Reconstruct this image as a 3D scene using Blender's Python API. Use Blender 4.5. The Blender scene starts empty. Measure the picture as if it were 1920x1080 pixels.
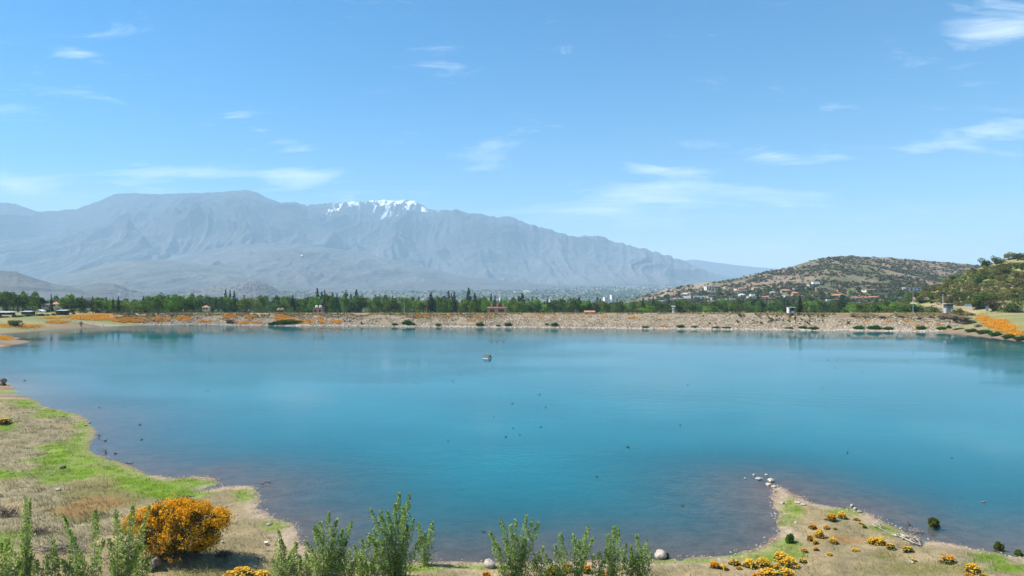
import bpy, math, random
import numpy as np
from math import radians as RAD, pi

random.seed(7)
rng = np.random.default_rng(11)
sc = bpy.context.scene
col = sc.collection

# ------------------------------------------------------------------ camera
CAMZ, F = 16.0, 1280.0            # camera height over the water, focal length in photo pixels
cam_d = bpy.data.cameras.new("camera"); cam = bpy.data.objects.new("camera", cam_d); col.objects.link(cam)
cam_d.sensor_width = 36.0; cam_d.lens = 24.0; cam_d.clip_start = 0.5; cam_d.clip_end = 120000.0
cam.location = (0, 0, CAMZ); cam.rotation_euler = (RAD(90), 0, 0)
sc.camera = cam

# ------------------------------------------------------------------ sky, sun, exposure
SUN_EL, SUN_AZ = 50.0, -82.0      # elevation; azimuth from +Y towards +X (sun stands at the left)
SKY_STRENGTH, SUN_STRENGTH = 0.084, 5.0
w = bpy.data.worlds.new("World"); sc.world = w; w.use_nodes = True
nt = w.node_tree; nt.nodes.clear()
def N(tree, typ, **kw):
    n = tree.nodes.new(typ)
    for k, v in kw.items():
        setattr(n, k, v)
    return n
def math_node(tree, op, a, b=None, clamp=False):
    n = tree.nodes.new('ShaderNodeMath'); n.operation = op; n.use_clamp = clamp
    for i, v in enumerate((a, b)):
        if v is None: continue
        if isinstance(v, (int, float)): n.inputs[i].default_value = v
        else: tree.links.new(v, n.inputs[i])
    return n.outputs[0]
sky = N(nt, 'ShaderNodeTexSky', sky_type='NISHITA', sun_disc=False)
sky.sun_elevation = RAD(SUN_EL); sky.sun_rotation = RAD(SUN_AZ)
sky.altitude = 900; sky.air_density = 1.0; sky.dust_density = 1.6; sky.ozone_density = 2.6
hs = N(nt, 'ShaderNodeHueSaturation'); hs.inputs["Saturation"].default_value = 2.0; hs.inputs["Hue"].default_value = 0.495
nt.links.new(sky.outputs[0], hs.inputs['Color'])
skys = N(nt, 'ShaderNodeVectorMath', operation='SCALE'); skys.inputs['Scale'].default_value = SKY_STRENGTH
nt.links.new(hs.outputs[0], skys.inputs[0])
tc = N(nt, 'ShaderNodeTexCoord')
sep = N(nt, 'ShaderNodeSeparateXYZ'); nt.links.new(tc.outputs['Generated'], sep.inputs[0])
# cirrus: noise laid out over a flat layer above the place (direction projected on a plane)
zc = math_node(nt, 'ADD', math_node(nt, 'MAXIMUM', sep.outputs['Z'], 0.0), 0.10)
uu = math_node(nt, 'DIVIDE', sep.outputs['X'], zc); vv = math_node(nt, 'DIVIDE', sep.outputs['Y'], zc)
cmb = N(nt, 'ShaderNodeCombineXYZ'); nt.links.new(uu, cmb.inputs[0]); nt.links.new(vv, cmb.inputs[1])
mp = N(nt, 'ShaderNodeMapping'); mp.inputs['Scale'].default_value = (1.0, 2.6, 1); mp.inputs['Rotation'].default_value = (0, 0, RAD(14))
nt.links.new(cmb.outputs[0], mp.inputs[0])
n1 = N(nt, 'ShaderNodeTexNoise'); n1.inputs['Scale'].default_value = 1.5; n1.inputs['Detail'].default_value = 9; n1.inputs['Roughness'].default_value = 0.62; n1.inputs['Distortion'].default_value = 0.9
nt.links.new(mp.outputs[0], n1.inputs['Vector'])
n2 = N(nt, 'ShaderNodeTexNoise'); n2.inputs['Scale'].default_value = 0.55; n2.inputs['Detail'].default_value = 3
nt.links.new(mp.outputs[0], n2.inputs['Vector'])
# denser veils of cirrus where the photograph has them (bearing s, elevation t of each veil)
ay = math_node(nt, 'MAXIMUM', sep.outputs['Y'], 0.02)
cs = N(nt, 'ShaderNodeCombineXYZ')
nt.links.new(math_node(nt, 'DIVIDE', sep.outputs['X'], ay), cs.inputs[0]); nt.links.new(math_node(nt, 'DIVIDE', sep.outputs['Z'], ay), cs.inputs[1])
veils = [(1880, 55, 190, 50, 8, 1.0), (150, 100, 150, 22, -17, .62), (30, 350, 120, 30, -10, .95), (570, 335, 190, 32, -5, .85),
         (760, 262, 70, 30, 15, .55), (910, 285, 80, 26, 5, .6), (1250, 355, 220, 48, 4, .7), (1130, 398, 170, 32, 0, .85), (1245, 318, 70, 14, -4, .8),
         (1860, 243, 130, 26, 8, .95), (1450, 293, 60, 14, -8, .75), (1570, 292, 60, 14, 0, .7), (1520, 365, 150, 36, 0, .55),
         (830, 112, 70, 26, -20, .55), (210, 185, 110, 18, -14, .45), (500, 250, 90, 14, -25, .45), (250, 330, 160, 40, 0, .5), (1450, 470, 400, 40, 0, .55), (1720, 282, 70, 14, 4, .45), (370, 325, 60, 16, 0, .5)]
acc = None
for (px, py, rx, ry, rot, s) in veils:
    m = N(nt, 'ShaderNodeMapping', vector_type='TEXTURE')
    m.inputs['Location'].default_value = ((px - 960) / F, (540 - py) / F, 0)
    m.inputs['Rotation'].default_value = (0, 0, RAD(rot)); m.inputs['Scale'].default_value = (rx / F * 1.9, ry / F * 1.9, 1)
    nt.links.new(cs.outputs[0], m.inputs[0])
    g = N(nt, 'ShaderNodeTexGradient', gradient_type='QUADRATIC_SPHERE'); nt.links.new(m.outputs[0], g.inputs[0])
    t_ = math_node(nt, 'MULTIPLY', g.outputs['Fac'], s)
    acc = t_ if acc is None else math_node(nt, 'ADD', acc, t_)
mp2 = N(nt, 'ShaderNodeMapping'); mp2.inputs['Scale'].default_value = (4.2, 24.0, 1); mp2.inputs['Rotation'].default_value = (0, 0, RAD(-6))
nt.links.new(cs.outputs[0], mp2.inputs[0])
n3 = N(nt, 'ShaderNodeTexNoise'); n3.inputs['Scale'].default_value = 1.0; n3.inputs['Detail'].default_value = 10; n3.inputs['Roughness'].default_value = 0.72; n3.inputs['Distortion'].default_value = 1.1
nt.links.new(mp2.outputs[0], n3.inputs['Vector'])
front = math_node(nt, 'MULTIPLY', math_node(nt, 'SUBTRACT', sep.outputs['Y'], 0.15), 4.0, clamp=True)      # the bearing layout only holds ahead; behind, the flat layer alone
strk = math_node(nt, 'ADD', math_node(nt, 'MULTIPLY', math_node(nt, 'MULTIPLY', n3.outputs['Fac'], 0.62), front), math_node(nt, 'MULTIPLY', n1.outputs['Fac'], math_node(nt, 'SUBTRACT', 1.0, math_node(nt, 'MULTIPLY', front, 0.62))))
strk = math_node(nt, 'ADD', math_node(nt, 'MULTIPLY', math_node(nt, 'SUBTRACT', strk, 0.5), 1.5), 0.5)
cov = math_node(nt, 'ADD', math_node(nt, 'MULTIPLY', n2.outputs['Fac'], 0.16), math_node(nt, 'MULTIPLY', acc, 0.36))
dens = math_node(nt, 'SUBTRACT', math_node(nt, 'ADD', strk, cov), 0.675)
dens = math_node(nt, 'MULTIPLY', dens, 2.1, clamp=True)
# thin milky veil that thickens towards the horizon all around
veil = math_node(nt, 'MULTIPLY', math_node(nt, 'POWER', 2.718, math_node(nt, 'MULTIPLY', math_node(nt, 'MAXIMUM', sep.outputs['Z'], 0.0), -13.0)), 0.70)
inv = math_node(nt, 'MULTIPLY', math_node(nt, 'SUBTRACT', 1.0, math_node(nt, 'MULTIPLY', dens, 0.75)), math_node(nt, 'SUBTRACT', 1.0, veil))
dens = math_node(nt, 'SUBTRACT', 1.0, inv)
mix = N(nt, 'ShaderNodeMix', data_type='RGBA'); nt.links.new(dens, mix.inputs[0]); nt.links.new(skys.outputs[0], mix.inputs[6])
mix.inputs[7].default_value = (0.80, 0.83, 0.86, 1)
bg = N(nt, 'ShaderNodeBackground'); nt.links.new(mix.outputs[2], bg.inputs['Color']); bg.inputs['Strength'].default_value = 1.0
wo = N(nt, 'ShaderNodeOutputWorld'); nt.links.new(bg.outputs[0], wo.inputs['Surface'])
w.cycles.sampling_method = 'MANUAL'; w.cycles.sample_map_resolution = 256
sun_d = bpy.data.lights.new("sun", 'SUN'); sun = bpy.data.objects.new("sun", sun_d); col.objects.link(sun)
sun_d.energy = SUN_STRENGTH; sun_d.angle = RAD(0.5); sun_d.color = (1.0, 0.95, 0.87)
sun.location = (-60, 20, 90)
_a, _e = RAD(SUN_AZ), RAD(SUN_EL)
from mathutils import Vector
sun.rotation_euler = Vector((math.sin(_a) * math.cos(_e), math.cos(_a) * math.cos(_e), math.sin(_e))).to_track_quat('Z', 'Y').to_euler()
vs = sc.view_settings
vs.view_transform = 'Standard'; vs.look = 'None'; vs.gamma = 1.0; vs.use_curve_mapping = False; vs.exposure = 0.92
cy = sc.cycles
cy.use_denoising = True; cy.max_bounces = 5; cy.diffuse_bounces = 2; cy.glossy_bounces = 3; cy.transmission_bounces = 3
cy.transparent_max_bounces = 6; cy.volume_bounces = 1; cy.caustics_reflective = False; cy.caustics_refractive = False
cy.sample_clamp_indirect = 5.0

# ------------------------------------------------------------------ noise and helpers
def _hash(ix, iy, seed):
    h = (ix.astype(np.int64) * 374761393 + iy.astype(np.int64) * 668265263 + seed * 974711) & 0x7fffffff
    h = (h ^ (h >> 13)) * 1274126177 & 0x7fffffff
    h = h ^ (h >> 16)
    return (h & 0xffff) / 65535.0
def vnoise(x, y, seed=0):
    x = np.asarray(x, float); y = np.asarray(y, float)
    ix = np.floor(x); iy = np.floor(y); fx = x - ix; fy = y - iy
    fx = fx * fx * fx * (fx * (fx * 6 - 15) + 10); fy = fy * fy * fy * (fy * (fy * 6 - 15) + 10)
    a = _hash(ix, iy, seed); b = _hash(ix + 1, iy, seed); c = _hash(ix, iy + 1, seed); d = _hash(ix + 1, iy + 1, seed)
    return (a + (b - a) * fx) * (1 - fy) + (c + (d - c) * fx) * fy
def fbm(x, y, oct=4, seed=0, gain=0.5):
    s = 0; a = 1; t = 0
    for o in range(oct):
        s = s + a * vnoise(x * 2 ** o + 17.3 * o, y * 2 ** o - 9.1 * o, seed + o); t += a; a *= gain
    return s / t
def ridged(x, y, oct=5, seed=0, gain=0.5):
    s = 0; a = 1; t = 0
    for o in range(oct):
        n = 1 - np.abs(2 * vnoise(x * 2 ** o + 5.7 * o, y * 2 ** o + 3.3 * o, seed + o) - 1); s = s + a * n * n; t += a; a *= gain
    return s / t
def sstep(a, b, x):
    t = np.clip((x - a) / (b - a), 0, 1); return t * t * (3 - 2 * t)

def mesh_np(name, V, faces):
    """faces: list of int arrays (n,3) or (n,4)"""
    me = bpy.data.meshes.new(name)
    V = np.asarray(V, np.float32)
    fl = [np.asarray(f, np.int32) for f in faces if len(f)]
    nl = sum(f.size for f in fl); nf = sum(len(f) for f in fl)
    me.vertices.add(len(V)); me.vertices.foreach_set('co', V.ravel())
    me.loops.add(nl); me.loops.foreach_set('vertex_index', np.concatenate([f.ravel() for f in fl]))
    me.polygons.add(nf)
    sizes = np.concatenate([np.full(len(f), f.shape[1]) for f in fl])
    me.polygons.foreach_set('loop_start', np.concatenate([[0], np.cumsum(sizes)[:-1]]).astype(np.int32))
    me.polygons.foreach_set('use_smooth', np.zeros(nf, bool))
    me.update(calc_edges=True); me.validate()
    return me
def add_col(me, C, name='col'):
    a = me.color_attributes.new(name, 'FLOAT_COLOR', 'POINT')
    C = np.asarray(C, np.float32)
    if C.shape[1] == 3: C = np.concatenate([C, np.ones((len(C), 1), np.float32)], 1)
    a.data.foreach_set('color', C.ravel())
def smooth(me):
    me.polygons.foreach_set('use_smooth', np.ones(len(me.polygons), bool))
def link(name, me, mat=None, parent=None, loc=(0, 0, 0)):
    o = bpy.data.objects.new(name, me); col.objects.link(o); o.location = loc
    if mat is not None and me is not None and len(me.materials) == 0: me.materials.append(mat)
    if parent is not None: o.parent = parent
    return o
def tag(o, label=None, cat=None, group=None, kind=None):
    if label: o['label'] = label
    if cat: o['category'] = cat
    if group: o['group'] = group
    if kind: o['kind'] = kind
    return o
def thing(name, label, cat, loc, rz=0.0, scale=1.0, group=None):
    o = bpy.data.objects.new(name, None); col.objects.link(o); o.empty_display_size = 0.5
    o.location = loc; o.rotation_euler = (0, 0, rz)
    o.scale = (scale,) * 3 if isinstance(scale, (int, float)) else scale
    return tag(o, label, cat, group)
def place(proto, name, label, cat, loc, rz=0.0, scale=1.0, group=None, mats=None):
    """proto: list of (part name, mesh, material[, parent index]); every placement is a thing with its own parts sharing mesh data"""
    if len(proto) == 1:
        o = link(name, proto[0][1], proto[0][2]); o.location = loc; o.rotation_euler = (0, 0, rz)
        o.scale = (scale,) * 3 if isinstance(scale, (int, float)) else scale
        return tag(o, label, cat, group)
    t = thing(name, label, cat, loc, rz, scale, group)
    made = []
    for p in proto:
        par = t if len(p) < 4 or p[3] is None else made[p[3]]
        made.append(link(p[0], p[1], p[2], par))
    return t
def box_vf(cx, cy_, cz, sx, sy, sz, rz=0.0):
    c, s = math.cos(rz), math.sin(rz)
    V = []
    for dz in (-.5, .5):
        for dx, dy in ((-.5, -.5), (.5, -.5), (.5, .5), (-.5, .5)):
            x, y = dx * sx, dy * sy
            V.append((cx + x * c - y * s, cy_ + x * s + y * c, cz + dz * sz))
    Q = [(0, 3, 2, 1), (4, 5, 6, 7), (0, 1, 5, 4), (1, 2, 6, 5), (2, 3, 7, 6), (3, 0, 4, 7)]
    return V, Q
class MB:
    def __init__(s): s.V = []; s.Q = []; s.T = []
    def add(s, V, Q=(), T=()):
        b = len(s.V); s.V += [tuple(v) for v in V]
        s.Q += [tuple(i + b for i in q) for q in Q]; s.T += [tuple(i + b for i in t) for t in T]; return s
    def box(s, *a, **k):
        V, Q = box_vf(*a, **k); return s.add(V, Q)
    def tube(s, pts, rad, n=6):
        pts = [Vector(p) for p in pts]; rr = rad if hasattr(rad, '__len__') else [rad] * len(pts)
        V = []; Q = []
        for i, p in enumerate(pts):
            d = (pts[min(i + 1, len(pts) - 1)] - pts[max(i - 1, 0)]).normalized()
            a = d.orthogonal().normalized(); b = d.cross(a)
            for k in range(n):
                an = 2 * pi * k / n; V.append(p + (a * math.cos(an) + b * math.sin(an)) * rr[i])
            if i:
                for k in range(n):
                    Q.append(((i - 1) * n + k, (i - 1) * n + (k + 1) % n, i * n + (k + 1) % n, i * n + k))
        V += [pts[0], pts[-1]]; T = []
        for k in range(n):
            T.append((len(V) - 2, (k + 1) % n, k)); T.append((len(V) - 1, (len(pts) - 1) * n + k, (len(pts) - 1) * n + (k + 1) % n))
        return s.add(V, Q, T)
    def mesh(s, name):
        return mesh_np(name, s.V, [np.array(s.Q).reshape(-1, 4), np.array(s.T).reshape(-1, 3)])
def leaf_quads(P, size, rs, aspect=1.0, up=0.0, axis=None):
    """small leaf faces at points P; size scalar or array; returns V, Q"""
    n = len(P); P = np.asarray(P, float)
    a = rs.normal(size=(n, 3)) if axis is None else np.asarray(axis) + rs.normal(size=(n, 3)) * 0.35
    a /= np.linalg.norm(a, axis=1)[:, None] + 1e-9
    b = rs.normal(size=(n, 3)); b[:, 2] *= (1 - up)
    b -= a * (a * b).sum(1)[:, None]; b /= np.linalg.norm(b, axis=1)[:, None] + 1e-9
    sz = (np.ones(n) * size)[:, None]
    l = a * sz * .5 * aspect; m = b * sz * .36
    V = np.stack([P - l, P + m * 1.0 - l * .1, P + l, P - m - l * .1], 1).reshape(-1, 3)
    Q = np.arange(4 * n).reshape(-1, 4)
    return V, Q

# ------------------------------------------------------------------ materials
def mat_base(name):
    m = bpy.data.materials.new(name); m.use_nodes = True
    t = m.node_tree; p = t.nodes['Principled BSDF']
    return m, t, p
def mat_noise(name, c1, c2, scale=1.0, rough=0.85, detail=5, c3=None, spec=0.25, bump=0.0, bscale=None, metallic=0.0, p1=.35, p2=.65):
    m, t, p = mat_base(name)
    tcn = t.nodes.new('ShaderNodeTexCoord')
    n = t.nodes.new('ShaderNodeTexNoise'); n.inputs['Scale'].default_value = scale; n.inputs['Detail'].default_value = detail; n.inputs['Roughness'].default_value = .6
    t.links.new(tcn.outputs['Object'], n.inputs['Vector'])
    r = t.nodes.new('ShaderNodeValToRGB'); r.color_ramp.elements[0].position = p1; r.color_ramp.elements[1].position = p2
    r.color_ramp.elements[0].color = (*c1, 1); r.color_ramp.elements[1].color = (*c2, 1)
    if c3: e = r.color_ramp.elements.new((p1 + p2) / 2); e.color = (*c3, 1)
    t.links.new(n.outputs['Fac'], r.inputs[0]); t.links.new(r.outputs[0], p.inputs['Base Color'])
    p.inputs['Roughness'].default_value = rough; p.inputs['Specular IOR Level'].default_value = spec; p.inputs['Metallic'].default_value = metallic
    if bump:
        b = t.nodes.new('ShaderNodeBump'); b.inputs['Strength'].default_value = bump; b.inputs['Distance'].default_value = 0.1
        n3 = t.nodes.new('ShaderNodeTexNoise'); n3.inputs['Scale'].default_value = bscale or scale * 4; n3.inputs['Detail'].default_value = 6
        t.links.new(tcn.outputs['Object'], n3.inputs['Vector']); t.links.new(n3.outputs['Fac'], b.inputs['Height']); t.links.new(b.outputs[0], p.inputs['Normal'])
    return m
def mat_leaf(name, c1, c2, c3=None, rough=0.7, trans=0.3, spec=0.12, objvar=0.0):
    """leaf faces: colour varies from leaf to leaf, a little light passes through"""
    m, t, p = mat_base(name)
    g = t.nodes.new('ShaderNodeNewGeometry')
    r = t.nodes.new('ShaderNodeValToRGB'); r.color_ramp.elements[0].color = (*c1, 1); r.color_ramp.elements[1].color = (*c2, 1)
    if c3: e = r.color_ramp.elements.new(0.85); e.color = (*c3, 1)
    t.links.new(g.outputs['Random Per Island'], r.inputs[0])
    out = r.outputs[0]
    if objvar:
        oi = t.nodes.new('ShaderNodeObjectInfo'); h = t.nodes.new('ShaderNodeHueSaturation')
        v = math_node(t, 'ADD', math_node(t, 'MULTIPLY', oi.outputs['Random'], objvar * 2), 1 - objvar)
        hu = math_node(t, 'ADD', math_node(t, 'MULTIPLY', oi.outputs['Random'], 0.05), 0.475)
        t.links.new(v, h.inputs['Value']); t.links.new(hu, h.inputs['Hue']); t.links.new(out, h.inputs['Color']); out = h.outputs[0]
    t.links.new(out, p.inputs['Base Color']); p.inputs['Roughness'].default_value = rough; p.inputs['Specular IOR Level'].default_value = spec
    tr = t.nodes.new('ShaderNodeBsdfTranslucent'); t.links.new(out, tr.inputs['Color'])
    mx = t.nodes.new('ShaderNodeMixShader'); mx.inputs[0].default_value = trans
    t.links.new(p.outputs[0], mx.inputs[1]); t.links.new(tr.outputs[0], mx.inputs[2])
    t.links.new(mx.outputs[0], t.nodes['Material Output'].inputs['Surface'])
    return m
def mat_plain(name, c, rough=0.6, spec=0.3, var=0.12, scale=3.0, metallic=0.0):
    return mat_noise(name, tuple(x * (1 - var) for x in c), tuple(min(1, x * (1 + var)) for x in c), scale, rough, 4, spec=spec, metallic=metallic)
def mat_attr(name, nscale=2.0, var=0.3, fine=14.0, rough=0.95, bump=0.35, bscale=5.0, bdist=0.1):
    """ground colour from the vertex attribute, broken up by two scales of noise, with fine relief"""
    m, t, p = mat_base(name)
    a = t.nodes.new('ShaderNodeVertexColor'); a.layer_name = 'col'
    tcn = t.nodes.new('ShaderNodeTexCoord')
    n = t.nodes.new('ShaderNodeTexNoise'); n.inputs['Scale'].default_value = nscale; n.inputs['Detail'].default_value = 8; n.inputs['Roughness'].default_value = .68
    n2_ = t.nodes.new('ShaderNodeTexNoise'); n2_.inputs['Scale'].default_value = fine; n2_.inputs['Detail'].default_value = 4
    for q in (n, n2_): t.links.new(tcn.outputs['Object'], q.inputs['Vector'])
    f = math_node(t, 'ADD', math_node(t, 'MULTIPLY', math_node(t, 'SUBTRACT', n.outputs['Fac'], .5), var * 4), 1.0)
    f2 = math_node(t, 'ADD', math_node(t, 'MULTIPLY', math_node(t, 'SUBTRACT', n2_.outputs['Fac'], .5), var * 2), 0.0)
    v = math_node(t, 'MAXIMUM', math_node(t, 'ADD', f, f2), 0.25)
    s = t.nodes.new('ShaderNodeVectorMath'); s.operation = 'SCALE'; t.links.new(a.outputs['Color'], s.inputs[0]); t.links.new(v, s.inputs['Scale'])
    t.links.new(s.outputs[0], p.inputs['Base Color']); p.inputs['Roughness'].default_value = rough; p.inputs['Specular IOR Level'].default_value = .15
    b = t.nodes.new('ShaderNodeBump'); b.inputs['Strength'].default_value = bump; b.inputs['Distance'].default_value = bdist
    n3 = t.nodes.new('ShaderNodeTexNoise'); n3.inputs['Scale'].default_value = bscale; n3.inputs['Detail'].default_value = 7
    t.links.new(tcn.outputs['Object'], n3.inputs['Vector']); t.links.new(n3.outputs['Fac'], b.inputs['Height']); t.links.new(b.outputs[0], p.inputs['Normal'])
    return m

# ------------------------------------------------------------------ the lake shore (bearing and depression read from the photograph, turned into metres on the water plane)
def wpt(px, py, z=0.0):
    Y = (CAMZ - z) * F / (py - 540.0); return ((px - 960) / F * Y, Y)
NEAR = [(0, 712), (20, 728), (40, 741), (72, 752), (75, 760), (110, 769), (150, 778), (168, 790), (178, 808), (176, 820), (167, 833), (170, 846),
        (190, 856), (215, 864), (245, 872), (250, 880), (275, 888), (310, 895), (350, 896), (380, 893), (400, 898), (410, 906), (398, 913), (378, 918),
        (395, 916), (420, 912), (450, 910), (478, 911), (489, 926), (484, 942), (490, 961), (512, 968), (532, 976), (555, 984), (563, 996), (562, 1010),
        (570, 1024), (600, 1040), (680, 1053), (780, 1057), (845, 1055), (910, 1054), (960, 1055), (1130, 1053), (1225, 1050), (1275, 1047), (1320, 1045),
        (1375, 1040), (1420, 1030), (1450, 1015), (1461, 1000), (1459, 975), (1455, 960), (1447, 945), (1450, 930), (1449, 920), (1453, 912), (1466, 915),
        (1490, 930), (1510, 938), (1530, 945), (1580, 953), (1600, 955), (1640, 968), (1660, 978), (1690, 996), (1720, 1008), (1760, 1015), (1800, 1024), (1850, 1033), (1920, 1046)]
FAR = [(1920, 640), (1880, 633.5), (1830, 627), (1790, 623.5), (1700, 621.5), (1600, 620.5), (1440, 619), (1200, 617), (960, 614.5), (700, 612.5), (480, 610.5),
       (400, 609.7), (300, 609), (240, 609), (200, 611.5), (150, 615.5), (100, 617), (60, 619.5), (0, 624)]
shore = [wpt(*p) for p in NEAR] + [(60, 44), (110, 68), (150, 100), (172, 150), (166, 190)] + [wpt(*p) for p in FAR] \
        + [(-190, 236), wpt(0, 631), wpt(20, 636), wpt(31, 641), wpt(20, 646), wpt(0, 650.5), (-146, 176), (-132, 150), (-108, 128)]
def refine(P, it=1):
    P = [np.array(p) for p in P]
    for _ in range(it):
        Q = []
        for i in range(len(P)):
            a, b = P[i], P[(i + 1) % len(P)]; Q += [a * .8 + b * .2, a * .2 + b * .8]
        P = Q
    return np.array(P)
SH = refine(shore, 1)
_A, _B = SH, np.roll(SH, -1, 0)
def shore_d(x, y):
    """signed distance to the shore: positive on land, negative over water"""
    x = np.asarray(x, float).ravel(); y = np.asarray(y, float).ravel(); out = np.empty(len(x))
    for s in range(0, len(x), 20000):
        X = x[s:s + 20000, None]; Y = y[s:s + 20000, None]
        dx, dy = _B[:, 0] - _A[:, 0], _B[:, 1] - _A[:, 1]
        t = np.clip(((X - _A[:, 0]) * dx + (Y - _A[:, 1]) * dy) / (dx * dx + dy * dy + 1e-12), 0, 1)
        d = np.sqrt(((X - _A[:, 0] - t * dx) ** 2 + (Y - _A[:, 1] - t * dy) ** 2).min(1))
        c = ((_A[:, 1] > Y) != (_B[:, 1] > Y)) & (X < dx * (Y - _A[:, 1]) / (dy + 1e-12) + _A[:, 0])
        ins = c.sum(1) % 2 == 1
        out[s:s + 20000] = np.where(ins, -d, d)
    return out
def zvalley(Y):
    return np.interp(Y, [0, 320, 600, 1500, 2500, 4000, 6000, 9000, 14000, 60000], [2.5, 2.5, -6, -40, -50, -34, 0, 70, 180, 400])
def ground_h(x, y, d=None):
    x = np.asarray(x, float).ravel(); y = np.asarray(y, float).ravel()
    if d is None: d = shore_d(x, y)
    wob = d + (fbm(x * .8, y * .8, 3, 5) - .5) * 0.9 * sstep(0, 60, 130 - y)
    dw = np.maximum(-wob, 0)
    bed = -np.minimum(0.05 * dw + 0.0035 * dw * dw, 6.0)
    dl = np.maximum(wob, 0)
    hn = 1.7 * (1 - np.exp(-dl * 0.055 / 1.7)) + ((fbm(x * .35, y * .35, 4, 9) - .45) * .5 + (fbm(x * .9 + 7, y * 1.3, 2, 19) - .5) * .42) * np.minimum(dl / 4, 1)
    hm = np.interp(960 + F * x / np.maximum(y, 20), [-800, 215, 320, 1790, 1850, 2600], [4.7, 4.4, 1.0, 1.0, 5.6, 6.5])
    hf = hm * (1 - np.exp(-dl / 15)) + (fbm(x * .15, y * .15, 3, 12) - .5) * .6 * np.minimum(dl / 8, 1)
    h = hn + (hf - hn) * sstep(130, 185, y)
    k = sstep(330, 430, y); h = h * (1 - k) + zvalley(y) * k
    far = sstep(2000, 5000, y)
    h = h + far * (fbm(x / 900, y / 900, 3, 20) - .5) * 26
    return np.where(wob < 0, bed, h)
def to_px(x, y, z):
    return 960 + F * x / y, 540 + F * (CAMZ - z) / y
def gpos(px, py, ymin=30.0, ymax=420.0):
    """the point of the ground seen at that bearing and depression"""
    Y = np.geomspace(ymin, ymax, 500); X = (px - 960) / F * Y; Z = CAMZ - (py - 540) / F * Y
    h = np.maximum(gh(X, Y), 0.0)
    k = np.argmax(h >= Z)
    if h[k] < Z[k]: k = len(Y) - 1
    if k == 0: return X[0], Y[0], h[0]
    a, b = Z[k - 1] - h[k - 1], Z[k] - h[k]; t = a / (a - b + 1e-9)
    y = Y[k - 1] + (Y[k] - Y[k - 1]) * t; x = (px - 960) / F * y
    return x, y, float(np.maximum(gh([x], [y]), 0)[0])

# colour patches of the near land: (px, py, rx, ry) -> colour family
GREEN = [(25, 732, 40, 9), (70, 755, 45, 9), (120, 775, 45, 9), (160, 800, 16, 18), (150, 830, 22, 18), (125, 850, 55, 22), (190, 880, 65, 20), (130, 880, 60, 22),
         (250, 900, 45, 14), (300, 918, 45, 16), (350, 905, 45, 9), (340, 925, 40, 8), (460, 925, 25, 10), (525, 985, 25, 10), (1425, 1042, 60, 10), (1478, 1030, 30, 14),
         (1480, 945, 10, 12), (1490, 958, 18, 10), (1475, 975, 20, 10), (1660, 988, 30, 10), (1590, 958, 30, 5), (1700, 1000, 40, 7), (1850, 1045, 40, 8), (1890, 1065, 40, 7), (880, 1064, 90, 5),
         (1290, 1052, 70, 5), (10, 795, 20, 9), (20, 890, 40, 9), (5, 1020, 30, 22), (700, 1062, 120, 8)]
OLIVE = [(190, 935, 65, 24), (150, 965, 50, 14), (1720, 1066, 90, 10), (1660, 1040, 30, 7), (430, 1075, 110, 10)]
RUST = [(180, 945, 45, 13), (150, 958, 40, 9), (1600, 1012, 45, 7)]
STRAW = [(60, 790, 90, 30), (40, 830, 90, 40), (60, 880, 70, 20), (70, 935, 90, 24), (130, 985, 120, 20), (400, 1060, 120, 12), (1850, 1060, 90, 20), (100, 1000, 130, 30)]
def patch(lst, px, py, wx, wy):
    m = np.zeros(len(px))
    for (cx, cy_, rx, ry) in lst:
        r = np.sqrt(((px + wx * rx * .9 - cx) / (rx * 1.25)) ** 2 + ((py + wy * ry * .9 - cy_) / (ry * 1.3)) ** 2)
        m = np.maximum(m, 1 - sstep(.65, 1.15, r))
    return m
def near_masks(x, y, z):
    px, py = to_px(x, np.maximum(y, 5), z)
    wx = fbm(x * .4, y * .4, 4, 31) * 2 - 1; wy = fbm(x * .4, y * .4, 4, 47) * 2 - 1
    nm = sstep(190, 140, y)
    br = sstep(.32, .56, fbm(x * 1.1, y * 1.1, 4, 53))
    return {k: patch(l, px, py, wx, wy) * nm for k, l in (('green', GREEN), ('olive', OLIVE), ('rust', RUST), ('straw', STRAW))}, br
C_ = lambda *v: np.array(v)
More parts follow.
